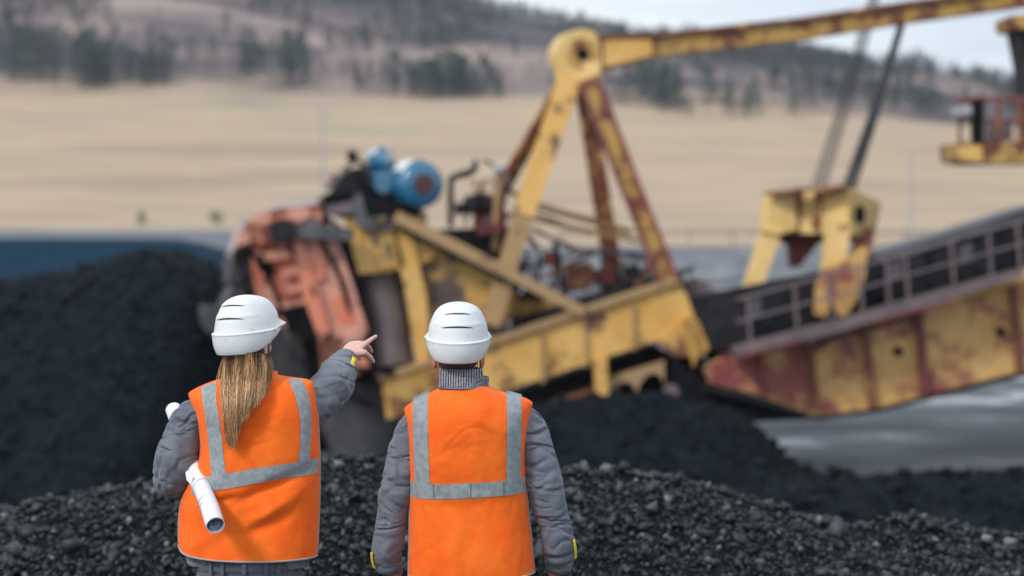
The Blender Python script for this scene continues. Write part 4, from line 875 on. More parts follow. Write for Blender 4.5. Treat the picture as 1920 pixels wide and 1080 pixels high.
def helmet(c, yaw, parent, W=0.1055, Lh=0.130, tilt=0.0, roll=0.0):
    """c = crown point under the top; faces +Y turned by yaw to the right"""
    Rm = Matrix.Rotation(-yaw, 3, 'Z') @ Matrix.Rotation(tilt, 3, 'X') @ Matrix.Rotation(roll, 3, 'Y'); c = Vector(c)
    def shell(phi, t, off=0.0):
        # phi azimuth (0 = forward), t 0..1 crown -> lower edge
        fwd = math.cos(phi)
        zr = -0.118 + 0.026 * max(0, fwd) + 0.016 * fwd            # rim line climbs towards the front
        zb = -0.196 + 0.05 * sstep(-0.9, 0.6, fwd) + 0.012 * fwd    # lower edge: deep at the nape
        if t < 0.62:
            a = (t / 0.62) * math.pi / 2; z = zr * (1 - math.cos(a)) ; rad = sinterp(math.sqrt(1 - math.cos(a)), [(0, 0), (0.141, 0.24), (0.224, 0.375), (0.387, 0.60), (0.548, 0.755), (0.696, 0.86), (0.825, 0.94), (0.922, 0.972), (1, 1)])
        elif t < 0.70:
            q = (t - 0.62) / 0.08; z = zr - 0.010 * q; rad = 1.0 + 0.06 * sstep(0, 0.5, q) + 0.012 * math.sin(math.pi * q)
        else:
            q = (t - 0.70) / 0.30; z = (zr - 0.010) + (zb - zr + 0.010) * q; rad = 1.06 - 0.035 * q - 0.09 * q ** 3.0
        r_x, r_y = (W + off) * rad, (Lh + off) * rad
        p = Vector((r_x * math.sin(phi), r_y * math.cos(phi), z + off * math.cos(min(1, t / 0.62) * math.pi / 2)))
        if t >= 0.60 and fwd > 0.30:                                # peak
            q = (fwd - 0.30) / 0.7; k = math.sin(math.pi * min(1, max(0, (t - 0.60) / 0.12)))
            p.y += 0.045 * q ** 0.7 * k; p.z -= 0.012 * q * k
        # two shallow steps at the back above the vents
        if fwd < -0.3:
            for tz in (0.285, 0.445):
                p += Vector((math.sin(phi), math.cos(phi), 0)) * 0.0026 * max(0, 1 - abs(t - tz) / 0.03) * sstep(-0.3, -0.7, fwd)
        return p
    q = MB(); nphi, nt_ = 96, 64
    ts = list(np.linspace(0.001, 0.60, 36)) + list(np.linspace(0.615, 0.72, 14)) + list(np.linspace(0.735, 1, 16))
    rows = [[c + Rm @ shell(2 * math.pi * k / nphi, t) for k in range(nphi + 1)] for t in ts]
    rows += [[c + Rm @ (shell(2 * math.pi * k / nphi, 1.0) * 0.965 + Vector((0, 0, -0.004))) for k in range(nphi + 1)], [c + Rm @ (shell(2 * math.pi * k / nphi, 0.93) * 0.945) for k in range(nphi + 1)]]
    q.grid(rows); q.cur = 0
    ho = q.build('helmet', M['helmet'], parent, True, weld=True)
    for tz in (0.30, 0.46):                                         # crescent vents
        r_ = [[], []]
        for k in range(41):
            u = k / 40 * 2 - 1; phi = math.pi + u * 0.6; hh = 0.014 * (1 - u * u) ** 0.8 + 0.0004
            arc = 0.022 * u * u
            r_[0].append(c + Rm @ shell(phi, tz + arc - hh * 0.3, 0.0016)); r_[1].append(c + Rm @ shell(phi, tz + arc + hh, 0.0012))
        v = MB(); v.grid(r_); v.build('vent', M['slot'], ho)
    for sx in (-1, 1):                                              # side clips on the rim
        b = MB(); p = c + Rm @ shell(math.pi / 2 * sx, 0.66, 0.002); b.ellipsoid(p, (0.0025, 0.014, 0.006), 12, 8, Rm); b.build('clip', M['helmet'], ho, True)
    s_ = MB()
    for sx in (-1, 1):
        pts = [c + Rm @ (shell(math.pi / 2 * sx + sx * 0.0, 0.98) * 0.93), c + Rm @ Vector((sx * 0.066, 0.03, -0.225)), c + Rm @ Vector((sx * 0.03, 0.055, -0.262)), c + Rm @ Vector((0, 0.06, -0.266))]
        pts[0] = c + Rm @ Vector((sx * 0.07, 0.03, -0.15))
        s_.tube(pts, 0.004, 6, squash=0.4)
    s_.build('chin_strap', M['trousers'], ho)
    return ho

class Vest:
    """back and front panels of a sleeveless vest described by its outline in the photo (at distance Yc)"""
    def __init__(s, left, right, top, hem, Yc, D, folds, scale=1.0, lean=0.0):
        s.left, s.right, s.top, s.hem, s.Yc, s.D, s.folds, s.lean = left, right, top, hem, Yc, D, folds, lean
    def y_of(s, px, py, front=False, off=0.0):
        xl, xr = sinterp(py, s.left), sinterp(py, s.right); xm, W = (xl + xr) / 2, (xr - xl) / 2
        q = max(-1, min(1, (px - xm) / W)); f = (1 - abs(q) ** 2.7) ** 0.55
        hgt = (py - sinterp(px, s.top)) * HS; t = max(0, min(1, hgt / 0.13)); gcl = math.sqrt(max(0, 1 - (1 - t) ** 2.0)) * 0.88 + 0.12 * t
        D = s.D * (1.0 - 0.10 * sstep(850, 960, py) + 0.06 * sstep(960, 1060, py))
        y = D * f * gcl
        if not front:
            for (ax_, ay, bx, by, wd, am) in s.folds:
                dx, dy = bx - ax_, by - ay; L2 = dx * dx + dy * dy; t = ((px - ax_) * dx + (py - ay) * dy) / L2
                tt = max(0, min(1, t)); dd = math.hypot(px - ax_ - tt * dx, py - ay - tt * dy); e = math.sin(math.pi * max(0.02, min(0.98, t))) if 0 < t < 1 else 0
                y += am * math.exp(-(dd / wd) ** 2) * (0.25 + 0.75 * e) * f
            y += (0.0045 * fbm(px * 0.012 + s.Yc * 9, py * 0.007, 1, 3) + 0.002 * fbm(px * 0.04, py * 0.03, 5, 2)) * f * min(1, gcl * 1.3)
            return s.Yc - y - off + s.lean * (py - 900) * HS
        y += 0.004 * fbm(px * 0.012, py * 0.007, 9, 3) * f
        return s.Yc + y * 0.95 + off + s.lean * (py - 900) * HS
    def pt(s, px, py, front=False, off=0.0):
        X = (px - 960) * HS; Z = CAMZ - (py - HOR) * HS; return Vector((X, s.y_of(px, py, front, off), Z))
    def grid_rows(s, front, nu=90, nv=110, inset=0.0, hem_off=0):
        rows = []
        for j in range(nv + 1):
            v = 1 - (1 - j / nv) ** 1.0; row = []
            for i in range(nu + 1):
                u = 0.5 - 0.5 * math.cos(math.pi * i / nu); px = 0.5 * (s.left[0][1] + s.right[0][1])
                py = 900
                for _ in range(6):
                    xl, xr = sinterp(py, s.left) + inset, sinterp(py, s.right) - inset; px = xl + (xr - xl) * u
                    hem = sinterp(px, s.hem) + hem_off; py = hem + (sinterp(px, s.top) + inset * 0.6 - hem) * v
                xl0, xr0 = sinterp(py, s.left), sinterp(py, s.right); xm = (xl0 + xr0) / 2; k = (xr0 - xl0) / 2 / max(1, (xr0 - xl0) / 2 - inset)
                yv = s.y_of(xm + (px - xm) * k, py, front) ; yc = s.Yc + s.lean * (py - 900) * HS
                yv = yc + (yv - yc) * (1 - (inset * HS) / s.D)
                row.append(Vector(((px - 960) * HS, yv, CAMZ - (py - HOR) * HS)))
            rows.append(row)
        return rows
    def stripe(s, path, name, parent, mat, n=70, m_=8, off=0.0022):
        # path: list of (cx0,cy0,cx1,cy1): the two edges of the band along its length
        rows = []
        for i in range(n + 1):
            t = i / n * (len(path) - 1)
            e = [sinterp(t, [(k, p[c]) for k, p in enumerate(path)]) for c in range(4)]
            rows.append([s.pt(e[0] + (e[2] - e[0]) * j / m_, e[1] + (e[3] - e[1]) * j / m_, off=off) for j in range(m_ + 1)])
        return MB().grid(rows).build(name, mat, parent, True)

def grow_torso(mb, vest, inset, y_bot):
    b = vest.grid_rows(False, 40, 60, inset, y_bot); f = vest.grid_rows(True, 40, 60, inset, y_bot)
    rings = [b[j] + list(reversed(f[j][1:-1])) for j in range(len(b))]
    mb.loft(rings)

def wrinkle(amp, freq=(9, 9, 26), rotm=None, seed=0, mask=None):
    def f(co, n):
        q = rotm @ co if rotm is not None else co
        v = Vector((q.x * freq[0] + seed, q.y * freq[1], q.z * freq[2]))
        wv = noise.noise(Vector((co.x * 7, co.y * 7, co.z * 7 + seed))) * 1.2
        r_ = noise.noise(v + Vector((wv, wv, wv))); g_ = noise.noise(co * 9 + Vector((seed, 3, 1)))
        r_ = 0.9 * noise.noise(v * 0.5 + Vector((7, wv, 2))) - 0.6 * math.exp(-(r_ / 0.16) ** 2) * sstep(-0.25, 0.2, g_) + 0.1
        k = mask(co) if mask else 1
        return k * amp * r_ - (1 - k) * 0.004
    return f

def arm_mask(xl, xr):
    a, b = (xl - 960) * HS, (xr - 960) * HS
    return lambda co: 1 - sstep(a - 0.005, a + 0.02, co.x) * sstep(b + 0.005, b - 0.02, co.x) if a - 0.005 < co.x < b + 0.005 else 1.0
def person(name, label, Yc, vest, cfg):
    root = thing(name, label, 'person', (cfg['foot'][0], cfg['foot'][1], STAND))
    body = MB(); s = cfg.get('s', 1.0)
    T, Rm = head_shapes(body, cfg['head'], cfg['yaw'], s)
    body.tube([Vector(cfg['head']) + Vector((0, -0.012, -0.03)), cfg['neck'], Vector(cfg['neck']) + Vector((0, -0.02, -0.12))], [0.052 * s, 0.052 * s, 0.07 * s], 20, round_ends=True)
    grow_torso(body, vest, 18, -40)
    for arm in cfg['arms']:
        body.tube([Vector(a) for a, _ in arm['pts']], [r_ * 0.66 for _, r_ in arm['pts']], 16, round_ends=True)
        body.tube([Vector(arm['pts'][-1][0]), Vector(arm['hand']['wrist'])], [arm['pts'][-1][1] * 0.62, 0.027], 16, round_ends=True)
        hd = arm['hand']; hand(body, hd['wrist'], hd['d'], hd['n'], hd['side'], hd['curls'], sc=hd.get('sc', 1.0), thumb_curl=hd.get('tc', 0.5))
    for lg_ in cfg['legs']:
        body.tube([Vector(a) for a, _ in lg_], [r_ * 0.78 for _, r_ in lg_], 18, round_ends=True)
        an = Vector(lg_[-1][0]); body.tube([an + Vector((0, -0.02, -0.04)), an + Vector((0, 0.08, -0.075)), an + Vector((0, 0.16, -0.085))], [0.036, 0.034, 0.026], 14, round_ends=True)
    bo = body.build_remesh('body', cfg['skin'], root, 0.0045, 3, 0.45)
    face_parts(T, Rm, bo, s)
    # jacket
    j = MB(); grow_torso(j, vest, 12, 22)
    for k, arm in enumerate(cfg['arms']):
        pts, rad = [], []
        tab = [(i, a) for i, (a, _) in enumerate(arm['pts'])]; nn_ = (len(tab) - 1) * 6
        for i in range(nn_ + 1):
            t = i / 6; pts.append(Vector([sinterp(t, [(u, Vector(a)[c]) for u, a in tab]) for c in range(3)])); rad.append(sinterp(t, [(u, r_) for u, (_, r_) in enumerate(arm['pts'])]))
        j.tube(pts, rad, 22, squash=arm.get('sq', 1.0))
    wr = cfg['wr']
    jo = j.build_remesh('jacket', M['jacket'], root, 0.0055, 3, 0.5, wr)
    # cuffs and tabs
    for arm in cfg['arms']:
        a, r_ = arm['pts'][-1]; b = Vector(arm['pts'][-2][0]); d = (Vector(a) - b).normalized(); c = MB()
        c.tube([Vector(a) - d * 0.03, Vector(a) - d * 0.012, Vector(a) + d * 0.006, Vector(a) + d * 0.006, Vector(a) - d * 0.02], [r_ * 1.03, r_ * 1.06, r_ * 1.03, r_ * 0.88, r_ * 0.86], 28, caps=False)
        c.build('cuff', M['jacket'], jo, True)
        if 'tab' in arm:
            t = MB(); p0, p1, nrm, wd = arm['tab']; nrm = Vector(nrm).normalized(); u = (Vector(p1) - Vector(p0)); rows = []
            lat = u.normalized().cross(nrm)
            for i in range(13):
                q = i / 12; c_ = Vector(p0).lerp(Vector(p1), q) + nrm * 0.004 * math.sin(math.pi * q)
                rows.append([c_ + lat * wd * (k_ - 0.5) + nrm * (0.003 if 0 < k_ < 1 else 0) for k_ in (0, 0.25, 0.5, 0.75, 1)])
            t.grid(rows); to = t.build('sleeve_tab', M['yellow_tab'], jo, True); mod = to.modifiers.new('t', 'SOLIDIFY'); mod.thickness = 0.003
    # vest
    v = MB(); rb = vest.grid_rows(False); rf = vest.grid_rows(True); v.grid(rb); v.grid(rf)
    vo = v.build('safety_vest', M['hivis'], root, True, weld=True)
    p = MB()
    hemb = [rb[0][i] for i in range(len(rb[0]))] + [rf[0][i] for i in range(len(rf[0]) - 1, -1, -1)]
    p.tube(hemb, 0.0035, 8); p.build('hem_piping', M['piping'], vo, True)
    p = MB(); p.tube([rb[j_][-1] + Vector((0.001, 0, 0)) for j_ in range(0, 100, 2)], 0.0022, 8); p.build('side_piping', M['piping'], vo, True)
    p = MB(); p.tube([rb[j_][0] - Vector((0.001, 0, 0)) for j_ in range(0, 100, 2)], 0.0022, 8); p.build('side_piping', M['piping'], vo, True)
    for nm, path in cfg['stripes']: 
        so = vest.stripe(path, 'reflective_stripe', vo, M['reflect'])
    # trousers and boots
    t = MB(); hipc = Vector(cfg['hip'])
    def ring(c, rx, ry): return [c + Vector((rx * math.copysign(abs(math.cos(a)) ** 0.85, math.cos(a)), ry * math.copysign(abs(math.sin(a)) ** 0.85, math.sin(a)), 0)) for a in [2 * math.pi * k / 40 for k in range(40)]]
    t.loft([ring(hipc + Vector((0, 0, dz)), rx, ry) for dz, rx, ry in ((0.12, 0.165, 0.105), (0.05, 0.178, 0.112), (-0.03, 0.188, 0.12), (-0.10, 0.180, 0.115), (-0.15, 0.12, 0.09))])
    for lg_ in cfg['legs']: t.tube([Vector(a) for a, _ in lg_], [r_ for _, r_ in lg_], 24)
    to = t.build_remesh('trousers', M['trousers'], root, 0.008, 5, 0.5, wrinkle(0.006, seed=4))
    w_ = MB(); rr = [ring(hipc + Vector((0, 0, dz)), rx, ry) for dz, rx, ry in ((0.085, 0.176, 0.114), (0.075, 0.18, 0.118), (0.045, 0.184, 0.120), (0.038, 0.180, 0.116))]
    w_.loft(rr, caps=False); w_.build('waistband', M['trousers'], to, True)
    for a in (60, 100, 140, 250, 270, 290, 235, 305):
        x_, y_ = 0.186 * math.copysign(abs(math.cos(R(a))) ** 0.85, math.cos(R(a))), 0.124 * math.copysign(abs(math.sin(R(a))) ** 0.85, math.sin(R(a)))
        l_ = MB(); c_ = hipc + Vector((x_, y_, 0)); l_.beam(c_ + Vector((0, 0, 0.09)), c_ + Vector((0, 0, 0.03)), 0.013, 0.006, up=(math.cos(R(a)), math.sin(R(a)), 0)); l_.build('belt_loop', M['trousers'], to)
    for lg_ in cfg['legs']:
        an = Vector(lg_[-1][0]); b = MB()
        b.tube([an + Vector((0, -0.02, 0.10)), an + Vector((0, -0.02, -0.02)), an + Vector((0, 0.01, -0.055)), an + Vector((0, 0.10, -0.065)), an + Vector((0, 0.19, -0.075))], [0.052, 0.052, 0.055, 0.050, 0.040], 20, round_ends=True)
        bb = b.build('boot', M['boot'], root, True)
        so = MB(); so.prism([(0, 0)] * 3, 1, 2) if False else None
        z0 = STAND; so.loft([[Vector((an.x + 0.052 * math.cos(a), an.y + 0.075 + 0.145 * math.sin(a), z)) for a in [2 * math.pi * k / 28 for k in range(28)]] for z in (z0 - 0.012, z0 + 0.018)]); so.build('sole', M['boot'], bb)
    return root, bo, jo, vo

# ---------------- man
mv = Vest(left=[(700, 757), (765, 757), (800, 764), (850, 767), (930, 768), (1000, 767), (1090, 765)],
          right=[(700, 1001), (750, 1000), (790, 992), (850, 985), (930, 988), (1000, 995), (1090, 1004)],
          top=[(750, 774), (762, 762), (775, 753), (800, 740), (825, 727), (840, 718), (855, 713), (880, 711), (900, 713), (915, 722), (930, 730), (950, 737), (975, 743), (990, 749), (1005, 760)],
          hem=[(760, 1080), (850, 1082), (920, 1080), (1005, 1073)], Yc=7.02, D=0.142,
          folds=[(800, 960, 780, 1040, 16, 0.005), (880, 790, 840, 830, 14, 0.004), (930, 960, 970, 1050, 18, 0.005), (790, 945, 960, 935, 10, -0.003), (870, 955, 850, 1060, 14, 0.004), (900, 735, 890, 860, 20, 0.004)])
def Q(px, py, Y=7.0): return Vector(((px - 960) * HS + (px - 960) / FPX * (Y - 7.0), Y, CAMZ - (py - HOR) * HS - (py - HOR) / FPX * (Y - 7.0)))
relaxed = [(0.30, 0.35, 0.2), (0.38, 0.42, 0.25), (0.44, 0.46, 0.3), (0.5, 0.5, 0.3)]
man_cfg = dict(foot=(Q(870, 900).x, 7.04), head=Q(859, 668, 7.05), neck=Q(859, 710, 7.03), yaw=0.0, skin=M['skin_m'], s=1.0,
    hip=Q(880, 1110, 7.02),
    arms=[dict(pts=[(Q(812, 792, 7.05), 0.068), (Q(777, 812, 7.07), 0.072), (Q(757, 868, 7.06), 0.064), (Q(743, 930, 7.05), 0.061), (Q(731, 990, 7.06), 0.057), (Q(727, 1030, 7.08), 0.055), (Q(729, 1064, 7.10), 0.046)],
               hand=dict(wrist=Q(741, 1070, 7.11), d=(0.10, 0.25, -1), n=(-1, -0.25, 0.0), side=-1, curls=relaxed), tab=(Q(697, 1036, 7.045), Q(702, 1066, 7.065), (-0.8, -0.7, 0), 0.012)),
          dict(pts=[(Q(945, 790, 7.05), 0.068), (Q(983, 802, 7.07), 0.074), (Q(1004, 855, 7.06), 0.067), (Q(1018, 905, 7.05), 0.065), (Q(1031, 955, 7.05), 0.060), (Q(1044, 1002, 7.06), 0.057), (Q(1050, 1036, 7.08), 0.055), (Q(1047, 1062, 7.10), 0.045)],
               hand=dict(wrist=Q(1040, 1068, 7.11), d=(-0.05, 0.25, -1), n=(1, -0.25, 0.0), side=1, curls=relaxed), tab=(Q(1076, 1012, 7.035), Q(1079, 1048, 7.06), (0.8, -0.7, 0), 0.012))],
    legs=[[(Q(830, 1130, 7.02), 0.10), (Q(826, 1250, 7.03), 0.085), (Q(822, 1360, 7.03), 0.072), (Q(820, 1470, 7.02), 0.066), (Vector((Q(818, 900).x, 7.01, STAND + 0.10)), 0.064)],
          [(Q(925, 1130, 7.02), 0.10), (Q(930, 1250, 7.03), 0.085), (Q(935, 1360, 7.03), 0.072), (Q(938, 1470, 7.02), 0.066), (Vector((Q(940, 900).x, 7.01, STAND + 0.10)), 0.064)]],
    wr=wrinkle(0.011, (7, 7, 20), Matrix.Rotation(R(28), 3, 'Y'), 2, arm_mask(768, 988)),
    stripes=[('v', [(774, 747, 803, 731), (775, 790, 804, 786), (777, 850, 806, 850), (779, 903, 808, 902)]),
             ('v', [(949, 732, 978, 740), (951, 786, 978, 788), (950, 850, 977, 850), (949, 900, 976, 898)]),
             ('h', [(769, 930, 769, 901), (820, 929, 820, 901), (880, 926, 880, 898), (940, 923, 940, 895), (986, 921, 986, 893)])])
man, mbody, mjack, mvest = person('person', 'man in white helmet and orange vest, arms hanging, seen from behind', 7.0, mv, man_cfg)
helmet(Q(859, 565.5, 7.03), 0.0, man, tilt=R(0))
for sx_ in (815, 884, 945):
    q = MB(); q.tube([mv.pt(sx_, y_, off=0.003) for y_ in (927 - (sx_ - 815) * 0.03, 913, 900 - (sx_ - 815) * 0.03)], 0.0009, 5); q.build('stripe_seam', M['trousers'], mvest)
# cropped hair at the nape
hb = MB(); hc_ = Vector(man_cfg['head'])
hb.ellipsoid(hc_ + Vector((0, -0.014, 0.022)), (0.0785, 0.0945, 0.086), 28, 20); hb.tube([hc_ + Vector((0, -0.052, -0.02)), hc_ + Vector((0, -0.042, -0.062))], [0.052, 0.046], 20, round_ends=True, squash=0.5, up=(0, 1, 0))
hb.build_remesh('hair', M['hair_short'], mbody, 0.006, 4)
# collars
def collar(c0, c1, rx, ry, rx1, ry1, th, name, mat, parent, n=48, dip=0.0):
    rows = []
    for (c, a, b, inn) in ((c0, rx, ry, 0), (c1, rx1, ry1, 0), (c1 + Vector((0, 0, 0.002)), rx1 - th * 0.5, ry1 - th * 0.5, 1), (c1, rx1 - th, ry1 - th, 1), (c0, rx - th, ry - th, 1)):
        rows.append([c + Vector((a * math.cos(t), b * math.sin(t), dip * math.sin(t))) for t in [2 * math.pi * k / n for k in range(n + 1)]])
    r2 = []
    for a, b in zip(rows[:-1], rows[1:]):
        for k in range(5): r2.append([p.lerp(q, k / 5) + Vector((0, 0, 0)) for p, q in zip(a, b)])
    r2.append(rows[-1]); return MB().grid(r2).build(name, mat, parent, True, weld=True)
collar(Q(866, 722, 7.01), Q(864, 691, 7.03), 0.080, 0.078, 0.074, 0.072, 0.010, 'knit_collar', M['knit'], man)
collar(Q(868, 726, 7.01), Q(873, 707, 7.03), 0.088, 0.082, 0.082, 0.078, 0.006, 'jacket_collar', M['jacket'], mjack)
# ---------------- woman
wvst = Vest(left=[(690, 349), (742, 350), (775, 362), (810, 370), (860, 371), (905, 352), (945, 336), (1000, 331), (1050, 333)],
          right=[(690, 582), (716, 584), (760, 592), (820, 596), (880, 598), (950, 597), (1050, 592)],
          top=[(345, 745), (352, 737), (365, 729), (390, 718), (420, 709), (450, 704), (490, 701), (515, 703), (530, 706), (550, 709), (575, 713), (586, 719)],
          hem=[(330, 1024), (345, 1036), (400, 1043), (480, 1046), (592, 1045)], Yc=7.04, D=0.135,
          folds=[(600, 868, 430, 945, 11, -0.020), (590, 905, 440, 1000, 13, 0.017), (560, 960, 400, 1010, 15, -0.012), (450, 925, 390, 945, 7, -0.012), (545, 740, 520, 850, 16, 0.004), (570, 930, 520, 1040, 16, 0.005), (400, 1000, 350, 1030, 12, 0.006)])
point = [(0.04, 0.05, 0.03), (0.55, 0.45, 0.25), (0.95, 0.9, 0.4), (1.15, 1.0, 0.5)]
grip = [(0.9, 0.8, 0.5)] * 4
rollA, rollB = Q(404, 985, 6.73), Q(325, 768, 7.40)
rax = (rollB - rollA).normalized()
fore = rollA.lerp(rollB, 0.80)
wom_cfg = dict(foot=(Q(465, 900).x, 7.06), head=Q(463, 642, 7.06), neck=Q(464, 700, 7.04), yaw=R(38), skin=M['skin_w'], s=0.95,
    hip=Q(466, 1085, 7.04),
    arms=[dict(pts=[(Q(398, 775, 7.07), 0.064), (Q(358, 790, 7.07), 0.070), (Q(338, 835, 7.06), 0.073), (Q(328, 872, 7.05), 0.073), (Q(328, 896, 7.09), 0.070), (Q(336, 888, 7.17), 0.060), (Q(342, 872, 7.25), 0.045)],
               hand=dict(wrist=Q(342, 866, 7.28), d=(0.05, 0.35, 0.9), n=(-1, 0.1, 0.0), side=1, curls=grip, sc=0.92)),
          dict(pts=[(Q(545, 768, 7.08), 0.068), (Q(583, 757, 7.10), 0.074), (Q(606, 741, 7.15), 0.078), (Q(624, 722, 7.22), 0.076), (Q(633, 702, 7.28), 0.066), (Q(641, 686, 7.34), 0.054), (Q(647, 675, 7.39), 0.042)],
               hand=dict(wrist=Q(648, 667, 7.41), d=(0.42, 0.80, 0.42), n=(-0.2, -0.35, 0.9), side=-1, curls=point, sc=1.06, tc=1.6), tab=(Q(664, 671, 7.315), Q(657, 691, 7.275), (0.35, -1, -0.1), 0.022))],
    legs=[[(Q(425, 1110, 7.04), 0.098), (Q(421, 1240, 7.05), 0.08), (Q(418, 1350, 7.05), 0.068), (Q(415, 1460, 7.04), 0.062), (Vector((Q(414, 900).x, 7.03, STAND + 0.10)), 0.060)],
          [(Q(508, 1110, 7.04), 0.098), (Q(512, 1240, 7.05), 0.08), (Q(516, 1350, 7.05), 0.068), (Q(518, 1460, 7.04), 0.062), (Vector((Q(520, 900).x, 7.03, STAND + 0.10)), 0.060)]],
    wr=wrinkle(0.011, (8, 8, 19), Matrix.Rotation(R(-30), 3, 'Y'), 9, arm_mask(366, 592)),
    stripes=[('v', [(377, 726, 405, 715), (387, 770, 414, 764), (394, 820, 422, 814), (399, 865, 427, 860), (403, 893, 431, 886)]),
             ('v', [(540, 709, 566, 713), (557, 745, 579, 742), (566, 785, 585, 783), (566, 830, 584, 830), (562, 876, 582, 876)]),
             ('h', [(362, 926, 358, 897), (397, 917, 395, 889), (440, 909, 438, 881), (493, 899, 491, 871), (545, 892, 545, 864), (596, 886, 597, 858)])])
woman, wbody, wjack, wvestob = person('person', 'woman with long fair hair and white helmet, pointing right', 7.0, wvst, wom_cfg)
helmet(Q(461, 552.5, 7.04), R(25), woman, W=0.106, Lh=0.128, tilt=R(-2), roll=R(-3))
# loose collar band of the vest
collar(Q(480, 712, 7.02), Q(482, 697, 7.03), 0.078, 0.074, 0.070, 0.068, 0.006, 'vest_collar', M['hivis'], wvestob)
# long hair
def hair_mesh(name, parent, n=2800):
    V, F, T = [], [], []
    rnd = random.Random(3)
    for i in range(n):
        u = rnd.random(); lay = rnd.random()
        x0 = 419 + 86 * u; y0 = 664 - 3 * math.sin(math.pi * u)
        Ys0 = 6.985 - 0.05 * math.sin(math.pi * u) - 0.02 * lay
        tipy = 845 - 25 * max(0, (0.25 - u) / 0.25) - 105 * max(0, (u - 0.25) / 0.75) ** 0.85 - 60 * rnd.random() ** 2.0
        if rnd.random() < 0.15: tipy -= rnd.uniform(10, 50)
        x1 = 413 + 97 * u + rnd.gauss(0, 4) + (rnd.gauss(0, 9) if rnd.random() < 0.05 else 0); x2 = 431 + 11 * u + rnd.gauss(0, 4.5) + 20 * max(0, u - 0.45)
        bend = rnd.gauss(0, 3.5); ph = rnd.uniform(0, 6.28); clump = math.sin(u * 34) * 2.2
        pts = []
        for k in range(15):
            t = k / 14; py = y0 + (tipy - y0) * t
            f = (py - y0) / 180
            px = (x0 * (1 - f) ** 2 + 2 * x1 * f * (1 - f) + x2 * f * f) + bend * math.sin(t * 3.1) + 1.1 * math.sin(t * 7 + ph) + clump * f * 2
            back = wvst.y_of(max(360, px), max(py, 716)) - 0.010 - 0.022 * lay - 0.018 * math.sin(math.pi * min(1, max(0, (px - 405) / 105)))
            a = sstep(0.0, 0.30, f); Yh = Ys0 * (1 - a) + min(back, 6.965) * a
            pts.append(Q(px, py, Yh))
        tone = min(1, max(0, 0.55 + 0.24 * math.sin(u * 23 + 1) + rnd.gauss(0, 0.2)))
        b = len(V); rr = 0.00078
        for k, p in enumerate(pts):
            r_ = rr * (1 - 0.6 * (k / 14) ** 2)
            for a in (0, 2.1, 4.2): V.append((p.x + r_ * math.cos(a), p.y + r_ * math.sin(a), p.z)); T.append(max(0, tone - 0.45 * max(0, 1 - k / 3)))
        for k in range(14):
            for a in range(3): F.append((b + k * 3 + a, b + k * 3 + (a + 1) % 3, b + (k + 1) * 3 + (a + 1) % 3, b + (k + 1) * 3 + a))
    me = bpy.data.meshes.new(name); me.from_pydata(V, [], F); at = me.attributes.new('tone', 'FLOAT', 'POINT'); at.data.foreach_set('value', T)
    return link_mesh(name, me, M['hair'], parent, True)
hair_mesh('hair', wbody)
hb = MB(); hc_ = Vector(wom_cfg['head']); Rw = Matrix.Rotation(-R(38), 3, 'Z')
hb.ellipsoid(hc_ + Rw @ Vector((0, -0.018, 0.02)), (0.079, 0.090, 0.088), 28, 20, Rw)
hb.tube([hc_ + Vector((0, -0.05, -0.02)), hc_ + Vector((-0.005, -0.06, -0.09)), hc_ + Vector((-0.01, -0.075, -0.17))], [0.070, 0.068, 0.045], 20, round_ends=True, squash=0.45, up=(0, 1, 0))
hbo = hb.build_remesh('hair_base', M['hair_short'], wbody, 0.006, 4)
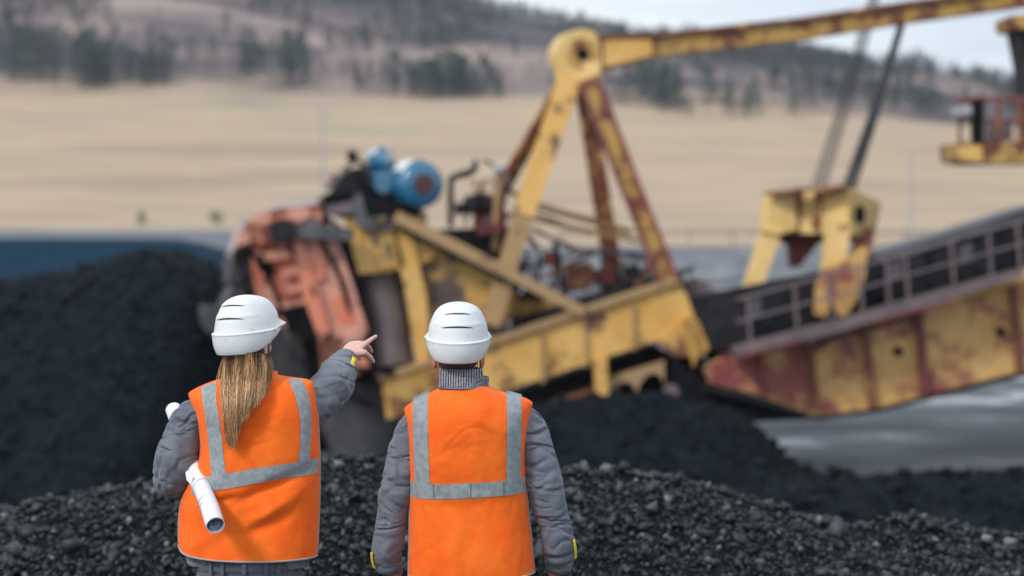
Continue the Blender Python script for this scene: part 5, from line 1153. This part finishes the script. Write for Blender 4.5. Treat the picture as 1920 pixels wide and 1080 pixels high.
# ---------------- rolled drawings
rr_ = 0.030
roll = thing('paper_roll', 'white roll of paper drawings clamped under the woman\'s left arm', 'paper roll', rollA)
q = MB(); q.tube([rollA.lerp(rollB, t) + Vector((0.0022 * math.sin(t * 9), 0, 0.0018 * math.sin(t * 13))) * min(1, t * 8) for t in np.linspace(0, 1, 40)], [rr_ * (1.0 + 0.045 * math.sin(t * 17 + 1) * min(1, t * 6) + 0.04 * (1 - t)) for t in np.linspace(0, 1, 40)], 40, caps=False); q.tube([rollA.lerp(rollB, t) for t in (0, 1)], rr_ - 0.002, 40, caps=False)
q.tube([rollA, rollA + rax * 0.0005], [rr_ * 1.04, rr_ - 0.002], 40, caps=False); q.build('outer_sheet', M['paper'], roll, True, weld=False, fix=False)
q = MB(); u_ = Vector((0, 0, 1)); u_ = (u_ - rax * u_.dot(rax)).normalized(); v_ = rax.cross(u_)
rows = []
for e in (0.006, 0.72):
    c = rollA + rax * e; rows.append([c + (u_ * math.sin(a) + v_ * math.cos(a)) * (0.0265 - 0.010 * a / 12.5) for a in np.linspace(0, 12.5, 80)])
q.grid(rows).build('inner_sheets', M['paper_in'], roll, True, fix=False)
q = MB(); fl = rollA.lerp(rollB, 0.36) ; e1 = rollA.lerp(rollB, 0.52)
left_ = (Vector((-1, 0, 0)) - rax * (-rax.x)).normalized()
q.grid([[e1 + left_ * rr_ * 0.9 + Vector((0, -0.02, 0)), fl + left_ * (rr_ + 0.012) + Vector((0, -0.012, 0.012))], [fl + left_ * rr_ * 0.5 + Vector((0, -0.035, 0.02)), fl + left_ * rr_ * 0.85 + Vector((0, -0.02, -0.005))]]).build('loose_corner', M['paper'], roll, True)
for k, t in enumerate((0.13, 0.17, 0.31)):
    c = rollA.lerp(rollB, t); q = MB(); q.tube([c + (u_ * math.sin(a) + v_ * math.cos(a)) * (rr_ + 0.0008) + rax * 0.012 * math.sin(a * 0.5 + k) for a in np.linspace(0, 5.2, 50)], 0.0009, 5); q.build('sheet_edge', M['paper_in'], roll)

# ------------------------------------------------------------------ air
hz = MB().box((-1480, -190, -1.0), (1480, 1690, 240)).build('haze', None)
m = bpy.data.materials.new('haze_air'); m.use_nodes = True; nt = m.node_tree
for n in list(nt.nodes): nt.nodes.remove(n)
o_ = nt.nodes.new('ShaderNodeOutputMaterial'); pv_ = nt.nodes.new('ShaderNodeVolumePrincipled')
pv_.inputs['Color'].default_value = (0.80, 0.84, 0.97, 1); pv_.inputs['Density'].default_value = 0.00016; pv_.inputs['Anisotropy'].default_value = 0.2
nt.links.new(pv_.outputs[0], o_.inputs['Volume']); hz.data.materials.append(m); tag(hz, kind='stuff')
